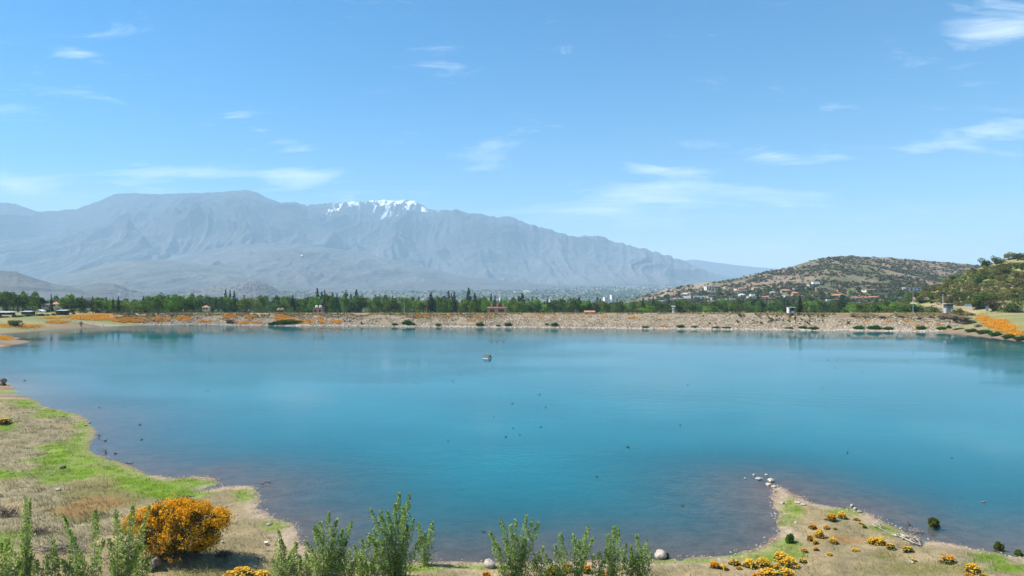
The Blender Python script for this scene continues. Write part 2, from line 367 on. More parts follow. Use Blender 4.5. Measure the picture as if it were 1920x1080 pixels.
def ground_color(x, y, z, d):
    n = fbm(x * .25, y * .25, 4, 61)[:, None]; n2_ = fbm(x * 1.3, y * 1.3, 3, 71)[:, None]
    c = C_(.255, .195, .105) * (0.7 + .6 * n)
    c = c + (C_(.17, .145, .075) - c) * sstep(.45, .62, fbm(x * .5, y * .5, 4, 67))[:, None] * .7
    M, br = near_masks(x, y, z)
    m = lambda k, s=1.0: (M[k] * s)[:, None]
    c = c + (C_(.245, .205, .120) * (.55 + .8 * n2_) - c) * m('straw', .85)
    c = c + (C_(.150, .135, .040) - c) * m('olive', .8)
    c = c + (C_(.230, .125, .045) - c) * m('rust', .75)
    c = c + (C_(.120, .195, .012) * (.6 + .8 * n2_) - c) * (M['green'] * (.55 + .45 * br))[:, None]
    rim = (1 - .75 * M['green'])[:, None] * (sstep(1.6, .5, d + (fbm(x * 1.5, y * 1.5, 3, 77) - .5) * 1.6) * sstep(190, 140, y))[:, None]
    c = c + (C_(.34, .265, .185) * (.8 + .4 * n2_) - c) * rim * .85
    wet = (sstep(.35, .05, d))[:, None]; c = c * (1 - .45 * wet)
    bed = (d < 0)[:, None]; c = np.where(bed, C_(.200, .130, .098) * (.5 + .9 * n2_), c)
    # far banks: dry grass, pale beach, a dirt track
    fb = (sstep(150, 190, y) * sstep(700, 450, y))[:, None]
    cf = C_(.25, .215, .10) + (C_(.17, .18, .065) - C_(.25, .215, .10)) * sstep(.4, .6, fbm(x * .09, y * .09, 3, 81))[:, None]
    cf = cf + (C_(.27, .225, .155) - cf) * sstep(2.2, .8, d)[:, None]
    c = np.where((d > 0)[:, None], c + (cf - c) * fb, c)
    # valley: trees and dry fields
    fv = sstep(450, 900, y)[:, None]
    t_ = sstep(.42, .55, fbm(x / 260, y / 420, 5, 91))[:, None]
    cv = C_(.045, .062, .03) + (C_(.19, .16, .11) - C_(.045, .062, .03)) * t_ * .55
    return c + (cv - c) * fv

def axis(segs):
    out = []
    for (a, b, s) in segs: out += list(np.arange(a, b, s))
    return out
gx = np.array(sorted(set(np.round(axis([(-70, 70, .6)]) + list(np.geomspace(70, 60000, 70)) + list(-np.geomspace(70.6, 60000, 70)), 3))))
gy = np.array(axis([(-200, 0, 40), (0, 28, 4), (28, 72, .5), (72, 130, .9), (130, 330, 2.5)]) + list(np.geomspace(330, 90000, 90)))
GX, GY = np.meshgrid(gx, gy); fx_, fy_ = GX.ravel(), GY.ravel()
gd = shore_d(fx_, fy_); gz = ground_h(fx_, fy_, gd)
nx_, ny_ = len(gx), len(gy)
def grid_quads(nx, ny):
    i = np.arange(ny - 1)[:, None] * nx + np.arange(nx - 1)[None, :]; i = i.ravel()
    return np.stack([i, i + 1, i + 1 + nx, i + nx], 1)
me = mesh_np('ground', np.stack([fx_, fy_, gz], 1), [grid_quads(nx_, ny_)]); smooth(me)
add_col(me, ground_color(fx_, fy_, gz, gd))
M_GROUND = mat_attr('ground_soil', 2.2, .32, 9.0, .95, .7, 6.0, .12)
ground = tag(link('ground', me, M_GROUND), kind='structure')
GZ = gz.reshape(ny_, nx_)
def gh(x, y):
    """height of the ground mesh itself"""
    x = np.asarray(x, float).ravel(); y = np.asarray(y, float).ravel()
    i = np.clip(np.searchsorted(gx, x) - 1, 0, nx_ - 2); j = np.clip(np.searchsorted(gy, y) - 1, 0, ny_ - 2)
    u = (x - gx[i]) / (gx[i + 1] - gx[i]); v = (y - gy[j]) / (gy[j + 1] - gy[j])
    return (GZ[j, i] * (1 - u) + GZ[j, i + 1] * u) * (1 - v) + (GZ[j + 1, i] * (1 - u) + GZ[j + 1, i + 1] * u) * v

# ------------------------------------------------------------------ water
wx_ = np.array(sorted(set(list(np.round(axis([(-75, 75, .8)]), 2)) + list(np.linspace(75.5, 200, 50)) + list(-np.linspace(75.5, 215, 56)))))
wy_ = np.array(axis([(36, 72, .6), (72, 130, 1.1), (130, 320, 3.0)]))
WX, WY = np.meshgrid(wx_, wy_); a_, b_ = WX.ravel(), WY.ravel(); wd = shore_d(a_, b_)
q = grid_quads(len(wx_), len(wy_)); q = q[(wd[q].min(1) < 2.5)]
used = np.unique(q); remap = -np.ones(len(a_), int); remap[used] = np.arange(len(used))
me = mesh_np('lake_water', np.stack([a_[used], b_[used], np.zeros(len(used))], 1), [remap[q]]); smooth(me)
dep = np.maximum(-ground_h(a_[used], b_[used], wd[used]), 0)
add_col(me, np.stack([dep, dep, dep], 1), 'depth')
m, t, p = mat_base('lake_water'); t.nodes.remove(p)
va = t.nodes.new('ShaderNodeVertexColor'); va.layer_name = 'depth'
sp = t.nodes.new('ShaderNodeSeparateColor'); t.links.new(va.outputs['Color'], sp.inputs[0])
tcn = t.nodes.new('ShaderNodeTexCoord')
silt = t.nodes.new('ShaderNodeTexNoise'); silt.inputs['Scale'].default_value = .06; silt.inputs['Detail'].default_value = 5; t.links.new(tcn.outputs['Object'], silt.inputs['Vector'])
clear = math_node(t, 'POWER', 2.718, math_node(t, 'MULTIPLY', sp.outputs[0], -1.0))
clear = math_node(t, 'MULTIPLY', clear, math_node(t, 'ADD', math_node(t, 'MULTIPLY', silt.outputs['Fac'], .5), .68), clamp=True)
dif = t.nodes.new('ShaderNodeBsdfDiffuse'); cr = t.nodes.new('ShaderNodeValToRGB'); t.links.new(silt.outputs['Fac'], cr.inputs[0])
cr.color_ramp.elements[0].position = .3; cr.color_ramp.elements[0].color = (.004, .116, .145, 1); cr.color_ramp.elements[1].position = .7; cr.color_ramp.elements[1].color = (.006, .150, .184, 1)
t.links.new(cr.outputs[0], dif.inputs['Color'])
trn = t.nodes.new('ShaderNodeBsdfTransparent'); trn.inputs[0].default_value = (.74, .78, .78, 1)
body = t.nodes.new('ShaderNodeMixShader'); t.links.new(clear, body.inputs[0]); t.links.new(dif.outputs[0], body.inputs[1]); t.links.new(trn.outputs[0], body.inputs[2])
rip = t.nodes.new('ShaderNodeTexNoise'); rip.inputs['Scale'].default_value = 2.4; rip.inputs['Detail'].default_value = 5
rmap = t.nodes.new('ShaderNodeMapping'); rmap.inputs['Scale'].default_value = (.55, 1.0, 1); rmap.inputs['Rotation'].default_value = (0, 0, RAD(20))
t.links.new(tcn.outputs['Object'], rmap.inputs[0]); t.links.new(rmap.outputs[0], rip.inputs['Vector'])
wind = t.nodes.new('ShaderNodeTexNoise'); wind.inputs['Scale'].default_value = .018; wind.inputs['Detail'].default_value = 4
wm = t.nodes.new('ShaderNodeMapping'); wm.inputs['Scale'].default_value = (.6, 1.6, 1); t.links.new(tcn.outputs['Object'], wm.inputs[0]); t.links.new(wm.outputs[0], wind.inputs['Vector'])
bp = t.nodes.new('ShaderNodeBump'); bp.inputs['Distance'].default_value = .05
wrr = t.nodes.new('ShaderNodeMapRange'); wrr.interpolation_type = 'SMOOTHSTEP'; t.links.new(wind.outputs['Fac'], wrr.inputs[0]); wrr.inputs[1].default_value = .42; wrr.inputs[2].default_value = .66; wrr.inputs[3].default_value = .05; wrr.inputs[4].default_value = .60
wst = wrr.outputs[0]
t.links.new(wst, bp.inputs['Strength']); rip2 = t.nodes.new('ShaderNodeTexNoise'); rip2.inputs['Scale'].default_value = .55; rip2.inputs['Detail'].default_value = 3; t.links.new(rmap.outputs[0], rip2.inputs['Vector'])
t.links.new(math_node(t, 'ADD', rip.outputs['Fac'], math_node(t, 'MULTIPLY', rip2.outputs['Fac'], 1.6)), bp.inputs['Height'])
fr = t.nodes.new('ShaderNodeFresnel'); fr.inputs['IOR'].default_value = 1.33; t.links.new(bp.outputs[0], fr.inputs['Normal'])
gl = t.nodes.new('ShaderNodeBsdfGlossy'); gl.inputs['Roughness'].default_value = .07; t.links.new(bp.outputs[0], gl.inputs['Normal'])
t.links.new(math_node(t, 'ADD', math_node(t, 'MULTIPLY', wind.outputs['Fac'], .10), .015), gl.inputs['Roughness'])
sm = t.nodes.new('ShaderNodeMixShader'); t.links.new(fr.outputs[0], sm.inputs[0]); t.links.new(body.outputs[0], sm.inputs[1]); t.links.new(gl.outputs[0], sm.inputs[2])
t.links.new(sm.outputs[0], t.nodes['Material Output'].inputs['Surface'])
tag(link('lake_water', me, m), kind='structure')

# ------------------------------------------------------------------ hills and mountains (heightfields that climb from a front foot to a ridge)
class Hill:
    def __init__(s, name, sil, Yf, Yr, zb, nx, ny, mat, amp=.12, wl=1200.0, power=1.0, jag=1.0, seed=1, back=1.25, colf=None, stretch=2.2, foot=None):
        sx = np.array([p[0] for p in sil], float); sy = np.array([p[1] for p in sil], float)
        s.px = np.linspace(sx[0], sx[-1], nx)
        py = np.interp(s.px, sx, sy) + (fbm(s.px / 11, s.px * 0, 5, seed, .62) - .5) * 2.2 * jag
        ft = np.interp(s.px, [p[0] for p in foot], [p[1] for p in foot]) if foot else np.full(nx, float(Yf))
        R = CAMZ + (540 - py) / F * Yr
        tt = np.linspace(0, 1, ny)
        Y = ft[None, :] + (Yr - ft)[None, :] * tt[:, None]
        X = (s.px[None, :] - 960) / F * Y
        zb_ = zb(X, Y) if callable(zb) else np.full_like(X, zb)
        T = tt[:, None]
        Z = zb_ + np.maximum(R[None, :] - zb_, 0) * T ** power
        env = (4 * T * (1 - T)) ** .6
        wxp = (fbm(X / wl * .7, Y / wl * .7, 3, seed + 3) - .5) * 1.2
        rg = ridged(X / wl + wxp, Y / (wl * stretch) + wxp, 6, seed + 5, .55)
        Z = Z + np.maximum(R[None, :] - zb_, 0) * amp * env * (rg - .55) * 2
        lim = CAMZ + (R[None, :] - CAMZ) / Yr * Y - (1 - T) * np.abs(R[None, :] - zb_) * .05
        Z = np.where(R[None, :] > CAMZ, np.minimum(Z, lim), Z)
        Z[-1] = R; Z[0] = np.minimum(Z[0], zb_[0]) - 1.0
        s.X, s.Y, s.Z = X, Y, Z; s.rg = rg
        nb = 5; Yb = np.array([Yr * (1 + (back - 1) * k / nb) for k in range(1, nb + 1)])
        Xb = (s.px[None, :] - 960) / F * Yb[:, None]
        Zb = zb_[-1][None, :] + (R - zb_[-1])[None, :] * (1 - np.linspace(1 / nb, 1, nb)[:, None] ** 1.2) - 2
        V = np.stack([np.concatenate([X, Xb]).ravel(), np.concatenate([Y, np.repeat(Yb[:, None], nx, 1)]).ravel(), np.concatenate([Z, Zb]).ravel()], 1)
        me = mesh_np(name, V, [grid_quads(nx, ny + nb)]); smooth(me)
        if colf: add_col(me, colf(V))
        s.obj = tag(link(name, me, mat), kind='structure')
    def find(s, px, py):
        i = int(np.clip(np.searchsorted(s.px, px), 1, len(s.px) - 1))
        pr = 540 + F * (CAMZ - s.Z[:, i]) / s.Y[:, i]
        k = np.argmax(pr <= py)
        if pr[k] > py: k = len(pr) - 1
        return s.X[k, i], s.Y[k, i], s.Z[k, i]
    def at(s, px, t):
        i = int(np.clip(np.searchsorted(s.px, px), 1, len(s.px) - 1)); k = int(np.clip(t * (len(s.Z) - 1), 0, len(s.Z) - 1))
        return s.X[k, i], s.Y[k, i], s.Z[k, i]

def mat_mountain(name, rock, scrub, scar, wl, snow=None):
    m, t, p = mat_base(name)
    tcn = t.nodes.new('ShaderNodeTexCoord')
    def nz(sc_, det, stretch=(1, 1, 1)):
        mp_ = t.nodes.new('ShaderNodeMapping'); mp_.inputs['Scale'].default_value = stretch; t.links.new(tcn.outputs['Object'], mp_.inputs[0])
        n = t.nodes.new('ShaderNodeTexNoise'); n.inputs['Scale'].default_value = sc_; n.inputs['Detail'].default_value = det; n.inputs['Roughness'].default_value = .65
        t.links.new(mp_.outputs[0], n.inputs['Vector']); return n.outputs['Fac']
    def ramp(f, a, b):
        r = t.nodes.new('ShaderNodeMapRange'); r.interpolation_type = 'SMOOTHSTEP'; r.inputs[1].default_value = a; r.inputs[2].default_value = b; t.links.new(f, r.inputs[0]); return r.outputs[0]
    def mixc(f, a, b):
        x = t.nodes.new('ShaderNodeMix'); x.data_type = 'RGBA'; t.links.new(f, x.inputs[0])
        for i, v in ((6, a), (7, b)):
            if isinstance(v, tuple): x.inputs[i].default_value = (*v, 1)
            else: t.links.new(v, x.inputs[i])
        return x.outputs[2]
    c = mixc(ramp(nz(1 / wl, 12), .40, .60), rock, scrub)
    c = mixc(math_node(t, 'MULTIPLY', ramp(nz(14.0 / wl, 5), .48, .62), .55), c, tuple(v * .45 for v in scrub))
    c = mixc(math_node(t, 'MULTIPLY', ramp(nz(2.2 / wl, 6, (1, .5, 1)), .60, .72), .7), c, scar)
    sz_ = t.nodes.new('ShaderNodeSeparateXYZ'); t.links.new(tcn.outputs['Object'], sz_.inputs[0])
    # haze at the base painted in: paler low slopes, darker rock higher up
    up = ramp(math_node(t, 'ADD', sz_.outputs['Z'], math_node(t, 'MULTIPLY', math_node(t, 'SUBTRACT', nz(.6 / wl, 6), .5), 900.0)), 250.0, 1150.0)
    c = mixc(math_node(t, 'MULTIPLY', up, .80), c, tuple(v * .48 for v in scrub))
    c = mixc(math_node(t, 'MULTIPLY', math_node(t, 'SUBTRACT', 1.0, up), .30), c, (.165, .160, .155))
    if snow:
        se = t.nodes.new('ShaderNodeSeparateXYZ'); t.links.new(tcn.outputs['Object'], se.inputs[0])
        sx0, sx1, sz, dz = snow
        inx = math_node(t, 'MULTIPLY', ramp(se.outputs['X'], sx0 - 500, sx0 + 250), ramp(se.outputs['X'], sx1 + 350, sx1 - 60))
        nn = nz(1 / 130.0, 10, (1.1, .3, .35))
        hh = math_node(t, 'ADD', se.outputs['Z'], math_node(t, 'MULTIPLY', math_node(t, 'SUBTRACT', nn, .5), 2300.0))
        f = math_node(t, 'MULTIPLY', ramp(hh, sz - dz, sz + dz), inx)
        c = mixc(ramp(f, .20, .85), c, (.86, .87, .9))
    t.links.new(c, p.inputs['Base Color']); p.inputs['Roughness'].default_value = .95; p.inputs['Specular IOR Level'].default_value = .1
    b = t.nodes.new('ShaderNodeBump'); b.inputs['Strength'].default_value = 1.0; b.inputs['Distance'].default_value = wl * .10
    t.links.new(nz(3.5 / wl, 11), b.inputs['Height']); t.links.new(b.outputs[0], p.inputs['Normal'])
    return m
zv = lambda X, Y: zvalley(Y)
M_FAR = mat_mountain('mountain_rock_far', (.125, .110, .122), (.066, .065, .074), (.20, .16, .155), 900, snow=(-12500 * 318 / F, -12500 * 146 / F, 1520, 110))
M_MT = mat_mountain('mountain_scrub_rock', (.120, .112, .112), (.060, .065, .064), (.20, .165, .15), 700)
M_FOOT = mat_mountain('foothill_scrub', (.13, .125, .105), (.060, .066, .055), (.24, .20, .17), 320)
RID_L = [(-500, 372), (-200, 383), (0, 379), (30, 383), (68, 396), (105, 395), (145, 392), (160, 385), (180, 379), (215, 364), (240, 362), (300, 364), (360, 361), (400, 361), (440, 358), (462, 355),
         (480, 360), (500, 370), (520, 378), (545, 389), (580, 408), (620, 430), (660, 446), (710, 468), (770, 490), (840, 508), (930, 522), (1040, 534), (1140, 540)]
RID_R = [(420, 400), (500, 386), (530, 378), (560, 379), (578, 386), (600, 384), (640, 379), (690, 377), (720, 374), (745, 376), (775, 375), (790, 383), (805, 392), (830, 394), (855, 393), (880, 399), (905, 402), (930, 408),
         (955, 405), (985, 418), (1010, 425), (1030, 430), (1060, 440), (1085, 443), (1120, 441), (1150, 452), (1175, 458), (1200, 464), (1230, 473), (1265, 483), (1290, 492), (1320, 505), (1360, 518), (1400, 529), (1460, 536), (1600, 540)]
RID_0 = [(1100, 500), (1220, 497), (1280, 489), (1300, 486), (1340, 492), (1380, 497), (1430, 502), (1500, 507), (1600, 512), (1750, 516), (2100, 510), (2500, 500)]
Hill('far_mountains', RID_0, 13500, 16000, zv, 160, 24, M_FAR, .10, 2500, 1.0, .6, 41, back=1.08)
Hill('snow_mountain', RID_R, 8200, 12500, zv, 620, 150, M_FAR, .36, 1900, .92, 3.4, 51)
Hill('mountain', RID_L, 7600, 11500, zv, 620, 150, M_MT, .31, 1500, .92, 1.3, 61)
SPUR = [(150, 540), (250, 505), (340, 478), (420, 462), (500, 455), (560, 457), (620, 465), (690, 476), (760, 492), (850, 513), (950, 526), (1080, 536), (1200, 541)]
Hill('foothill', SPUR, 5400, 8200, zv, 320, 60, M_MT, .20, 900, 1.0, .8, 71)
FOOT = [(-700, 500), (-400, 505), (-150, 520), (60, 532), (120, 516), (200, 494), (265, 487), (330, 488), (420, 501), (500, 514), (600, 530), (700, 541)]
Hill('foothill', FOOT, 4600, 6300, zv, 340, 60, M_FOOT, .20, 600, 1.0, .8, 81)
LEFTH = [(-600, 480), (-300, 492), (-60, 507), (0, 507), (30, 509), (60, 520), (95, 531), (125, 536), (190, 551), (260, 566)]
Hill('left_hill', LEFTH, 2300, 3300, zv, 220, 50, M_FOOT, .16, 300, 1.0, 1.4, 91)
KNOLL = [(110, 560), (150, 538), (185, 530), (215, 532), (250, 545), (290, 553), (360, 545), (420, 536), (455, 528), (480, 527), (500, 533), (525, 548), (560, 562), (600, 572)]
knoll = Hill('town_knoll', KNOLL, 2500, 3600, zv, 240, 50, M_FOOT, .10, 250, 1.0, 1.0, 95)
MIDH = [(1120, 580), (1165, 569), (1200, 556), (1240, 545), (1270, 538), (1300, 533), (1330, 528), (1360, 526), (1400, 517), (1440, 508), (1480, 502), (1510, 492), (1540, 484), (1580, 480), (1620, 481), (1680, 484), (1740, 489),
        (1800, 494), (1850, 497), (1950, 500), (2100, 505), (2400, 520)]
def midcol(V):
    x, y, z = V[:, 0], V[:, 1], V[:, 2]
    n = fbm(x / 60, y / 120, 5, 7)[:, None]
    c = C_(.085, .09, .045) + (C_(.195, .15, .105) - C_(.085, .09, .045)) * sstep(.30, .58, n)
    px, py = to_px(x, y, z)
    bare = (sstep(1180, 1230, px) * sstep(1345, 1320, px) * sstep(.30, .46, fbm(x / 40, y / 90, 3, 15)))[:, None]
    c = c + (C_(.27, .215, .15) - c) * bare * .7
    low = (sstep(20, 5, z) * sstep(1290, 1340, px))[:, None]
    return c + (C_(.085, .10, .04) - c) * low * .75
M_HILL = mat_attr('dry_scrub_hill', .12, .28, .6, .95, .8, .3, 1.5)
midhill = Hill('scrub_hill', MIDH, 560, 1350, lambda X, Y: np.minimum(zvalley(Y) - 1, -6.0), 420, 130, M_HILL, .10, 260, 1.0, 1.3, 101, colf=midcol)
NEARH = [(1630, 592), (1660, 582), (1700, 565), (1740, 545), (1780, 527), (1820, 510), (1845, 499), (1870, 493), (1890, 486), (1905, 481), (1920, 476), (1980, 452), (2100, 420), (2300, 390), (2600, 380)]
def nearcol(V):
    x, y, z = V[:, 0], V[:, 1], V[:, 2]
    n = fbm(x / 14, y / 22, 4, 3)[:, None]; n2_ = fbm(x / 30, y / 30, 3, 33)[:, None]
    c = C_(.29, .225, .135) * (.8 + .4 * n)
    return c + (C_(.185, .205, .055) - c) * sstep(.36, .52, n2_)
M_NH = mat_attr('sandy_hillside', .5, .25, 3.0, .95, .8, 1.2, .5)
nearh = Hill('right_hillside', NEARH, 330, 430, 4.6, 200, 70, M_NH, .10, 45, .95, 1.0, 111, colf=nearcol, foot=[(1630, 330), (1800, 318), (1880, 292), (1920, 285), (2600, 230)])

# ------------------------------------------------------------------ the dam
fsx = np.array([p[0] for p in FAR][::-1], float); fsy = np.array([p[1] for p in FAR][::-1], float)
def dam_pt(px, t, off=0.0):
    px = np.asarray(px, float); t = np.asarray(t, float)
    Yw = CAMZ * F / (np.interp(px, fsx, fsy) - 540)
    Yc = np.interp(px, [130, 1840], [309, 279]); Yc = np.maximum(Yc, Yw + 3); zc_ = CAMZ - 48.0 / F * Yc
    Y = Yw + (Yc - Yw) * t; z = zc_ * np.clip(t, -.3, 1) ** 1.0 if np.all(t >= 0) else zc_ * t
    return (px - 960) / F * Y, Y, z + off
PX = np.linspace(205, 1825, 640)
rows = []; cols = []
TS = [-.12, 0, .08, .16, .26, .36, .46, .56, .66, .76, .86, .94, 1.0]
bl = (fbm(PX / 25, PX * 0, 3, 5) - .5)
endt = sstep(205, 330, PX) * sstep(1825, 1760, PX)
for tt in TS:
    x, y, z = dam_pt(PX, np.full(len(PX), tt))
    z = z + (fbm(x / 3, y / 3, 3, 8) - .5) * .5 * (0 < tt < .9) - (1 - endt) * 1.3
    rows.append(np.stack([x, y, z], 1))
    n = fbm(x / 6, y / 6 + tt * 9, 4, 14)[:, None]
    c = C_(.225, .175, .112) * (.6 + .8 * n)
    if tt <= .09: c = np.where((PX < 330)[:, None], C_(.20, .15, .085), C_(.29, .24, .19)) * (.85 + .3 * n)
    dry = sstep(.72, .92, tt + (fbm(x / 18, y * 0, 3, 17) - .5) * .7 - .25 * sstep(850, 1100, PX) * (PX < 1500))[:, None]
    c = c + (C_(.20, .135, .065) * (.7 + .6 * n) - c) * dry * .9
    if tt >= .99: c = C_(.30, .235, .105) * (.8 + .4 * n)
    cols.append(c)
x, y, z = dam_pt(PX, np.ones(len(PX)))
for dy, dz, c in ((.8, .18, (.30, .24, .11)), (2.2, .10, (.31, .255, .17)), (4.4, .10, (.31, .255, .17)), (5.6, .15, (.24, .21, .085)), (7, -.2, (.2, .18, .08)), (16, -4.8, (.12, .12, .05))):
    rows.append(np.stack([x * (y + dy) / y, y + dy, z + dz - (1 - endt) * 1.3], 1)); cols.append(np.tile(C_(*c), (len(PX), 1)) * (.8 + .4 * fbm(x / 5, y / 5 + dy, 3, 15))[:, None])
me = mesh_np('dam', np.concatenate(rows), [grid_quads(len(PX), len(rows))]); smooth(me); add_col(me, np.concatenate(cols))
M_DAM = mat_attr('dam_rubble', 1.4, .30, 6.0, .95, 1.0, 2.0, .35)
tag(link('dam', me, M_DAM), kind='structure')

# ------------------------------------------------------------------ haze (the smog of the valley)
V, Q = box_vf(0, 7800, 765, 40000, 20000, 1970)
me = mesh_np('haze', V, [np.array(Q)])
m = bpy.data.materials.new('haze_air'); m.use_nodes = True; t = m.node_tree; t.nodes.clear()
pv = t.nodes.new('ShaderNodeVolumePrincipled'); pv.inputs['Color'].default_value = (.52, .775, .975, 1); pv.inputs["Density"].default_value = 0.84e-4; pv.inputs['Anisotropy'].default_value = 0.0
mo = t.nodes.new('ShaderNodeOutputMaterial'); t.links.new(pv.outputs[0], mo.inputs['Volume'])
tag(link('haze', me, m), kind='stuff', label='pale blue haze filling the valley air')
#@@OBJECTS
# ================================================================== OBJECTS
_ones = 'zeroth first second third fourth fifth sixth seventh eighth ninth tenth eleventh twelfth thirteenth fourteenth fifteenth sixteenth seventeenth eighteenth nineteenth'.split()
_tens = ['', '', 'twenty', 'thirty', 'forty', 'fifty', 'sixty', 'seventy', 'eighty', 'ninety']
def ordw(n):
    if n < 20: return _ones[n]
    return (_tens[n // 10][:-1] + 'ieth') if n % 10 == 0 else _tens[n // 10] + '-' + _ones[n % 10]

ZB = [(10, 'near the left edge'), (75, 'behind the low dark sheds'), (110, 'behind the orange hip-roofed house'), (165, 'by the round-topped dark tree'), (230, 'by the pale green-roofed building'), (300, 'around the tall lobed tree'), (345, 'left of the yellow house'), (390, 'around the yellow house'),
      (431, 'by the three left conifers'), (475, 'below the town knoll'), (520, 'by the feathery dark tree'), (560, 'by the bright fresh green tree'), (602, 'by the central conifer trio'), (660, 'right of the central conifer trio'), (715, 'left of the white slab block'), (768, 'below the white slab block'), (812, 'by the lone shaggy conifer'),
      (848, 'by the right conifer trio'), (880, 'by the tallest central conifer'), (932, 'behind the salmon brick building'), (978, 'right of the salmon brick building'), (1045, 'below the two pale blocks'), (1090, 'around the low salmon roof'), (1143, 'below the two apartment towers'), (1205, 'by the pale olive shrub-like tree'),
      (1262, 'by the narrow white tower'), (1310, 'below the white hill houses'), (1365, 'left of the dark conifer clump'), (1422, 'by the dark conifer clump'), (1484, 'by the white shed'), (1530, 'right of the cone-shaped conifer'), (1578, 'by the big fir'), (1630, 'left of the bushy hillside')]
PENDING = []
def zone(px, zl=None): return min(zl or ZB, key=lambda z: abs(z[0] - px))[1]
def pend(o, px, what, where): PENDING.append((o, px, what, where))
def settle():
    by = {}
    for q in PENDING: by.setdefault((q[2], q[3]), []).append(q)
    for (what, where), L in by.items():
        L.sort(key=lambda q: q[1])
        for i, q in enumerate(L):
            q[0]['label'] = f'{what} {where}' if len(L) == 1 else f'{what} {where}, {ordw(i + 1)} from left'
# ---------------------------------------------------------------- materials
L_CON = mat_leaf('conifer_needles', (0.02, 0.0375, 0.0163), (0.0562, 0.0825, 0.0325), trans=.1, objvar=.3)
L_CONB = mat_leaf('conifer_brownish', (0.034, 0.036, 0.016), (0.085, 0.075, 0.034), trans=.1, objvar=.25)
L_DARK = mat_leaf('dark_leaves', (0.0275, 0.0551, 0.0115), (0.0803, 0.1285, 0.0252), trans=.2, objvar=.3)
L_MID = mat_leaf('mid_leaves', (0.0503, 0.0894, 0.0145), (0.1342, 0.2068, 0.0335), trans=.25, objvar=.35)
L_BRI = mat_leaf('bright_leaves', (0.0828, 0.1552, 0.0145), (0.1966, 0.3002, 0.0373), trans=.3, objvar=.25)
L_OLI = mat_leaf('olive_leaves', (0.07, 0.066, 0.02), (0.17, 0.145, 0.045), trans=.2, objvar=.35)
L_SCRUB = mat_leaf('scrub_leaves', (.085, .100, .018), (.195, .205, .045), (.24, .22, .07), trans=.2, objvar=.4)
L_OLI2 = mat_leaf('olive_shrub_leaves', (.050, .066, .010), (.140, .160, .026), trans=.3)
L_HSCR = mat_leaf('hill_scrub_leaves', (.030, .040, .016), (.085, .095, .036), (.13, .115, .06), trans=.2)
L_POP = mat_leaf('poplar_leaves', (.050, .120, .004), (.245, .440, .014), (.50, .62, .17), rough=.42, trans=.45, spec=.22)  # pale third tone stands for sun glints, painted on some leaves
L_REED = mat_leaf('reed_green', (.040, .100, .010), (.100, .200, .022), trans=.3, objvar=.15)
L_ORA = mat_leaf('orange_petals', (.62, .17, .004), (.82, .36, .012), (.86, .46, .02), rough=.55, trans=.3, spec=.2)
L_YEL = mat_leaf('yellow_petals', (.80, .34, .006), (.88, .56, .02), (.90, .66, .06), rough=.55, trans=.3, spec=.2)
L_BUSHO = mat_leaf('orange_blossom', (.70, .26, .004), (.92, .43, .008), (.94, .55, .02), rough=.6, trans=.25, spec=.15)
L_BUSHL = mat_leaf('bush_leaves', (.045, .050, .010), (.150, .120, .018), trans=.25)
L_POPY = mat_leaf('poppy_leaves', (.045, .075, .030), (.110, .160, .060), trans=.2)
L_DRY = mat_leaf('dry_grass', (.17, .140, .078), (.40, .33, .20), (.28, .26, .12), rough=.7, trans=.25)
L_GRS = mat_leaf('green_grass', (.095, .180, .010), (.220, .350, .026), (.27, .32, .05), rough=.6, trans=.3)
L_TWIG = mat_leaf('dry_twigs', (.10, .075, .055), (.24, .19, .145), rough=.8, trans=0.0)
L_BRN = mat_leaf('dead_shrub', (.060, .045, .032), (.135, .100, .070), trans=.1)
M_BARK = mat_noise('bark', (.05, .04, .03), (.13, .105, .08), 6, .9, bump=.4)
M_PBARK = mat_noise('pale_bark', (.16, .15, .11), (.30, .28, .22), 8, .8)
M_ROCK = mat_noise('pale_rock', (.28, .235, .19), (.52, .45, .37), 3.5, .9, c3=(.42, .36, .29), bump=.6, bscale=14)
M_ROCKD = mat_noise('dark_rock', (.05, .045, .045), (.12, .11, .10), 4, .85, bump=.5)
M_DIRT = mat_noise('dirt_clod', (.12, .09, .065), (.30, .23, .17), 3.0, .95, bump=.8, bscale=9)
M_DRIFT = mat_noise('bleached_wood', (.28, .24, .19), (.46, .41, .34), 5, .85, bump=.3)
M_WHITE = mat_plain('white_render', (.72, .70, .66), .8, .2, .06, .6)
M_CREAM = mat_plain('cream_render', (.62, .53, .38), .85, .2, .10, .6)
M_SALM = mat_plain('salmon_render', (.52, .26, .18), .85, .2, .12, .6)
M_GREYW = mat_plain('grey_render', (.36, .36, .35), .8, .2, .10, .6)
M_RTILE = mat_noise('terracotta_tiles', (.34, .13, .07), (.55, .25, .14), 1.2, .85, bump=.4, bscale=3)
M_BTILE = mat_noise('brown_tiles', (.17, .10, .075), (.30, .18, .13), 1.2, .85)
M_DROOF = mat_plain('dark_roof', (.055, .06, .07), .7, .3, .2, .8)
M_PROOF = mat_plain('pale_roof', (.55, .57, .58), .5, .4, .08, .8)
M_GLASS = mat_plain('window_glass', (.03, .04, .05), .12, .6, .2, 2)
M_TEAL = mat_plain('teal_board', (.10, .22, .22), .5, .4, .15, 2)
M_BLUEB = mat_plain('pale_blue_board', (.42, .55, .66), .5, .4, .08, 2)
M_STEEL = mat_plain('painted_steel', (.30, .38, .36), .45, .5, .12, 4)
M_POST = mat_plain('white_paint', (.75, .74, .70), .6, .3, .08, 4)
M_WOODD = mat_plain('dark_timber', (.05, .042, .038), .8, .2, .25, 3)
M_DUCK = mat_noise('duck_feathers', (.025, .02, .018), (.085, .065, .05), 8, .6, spec=.3)
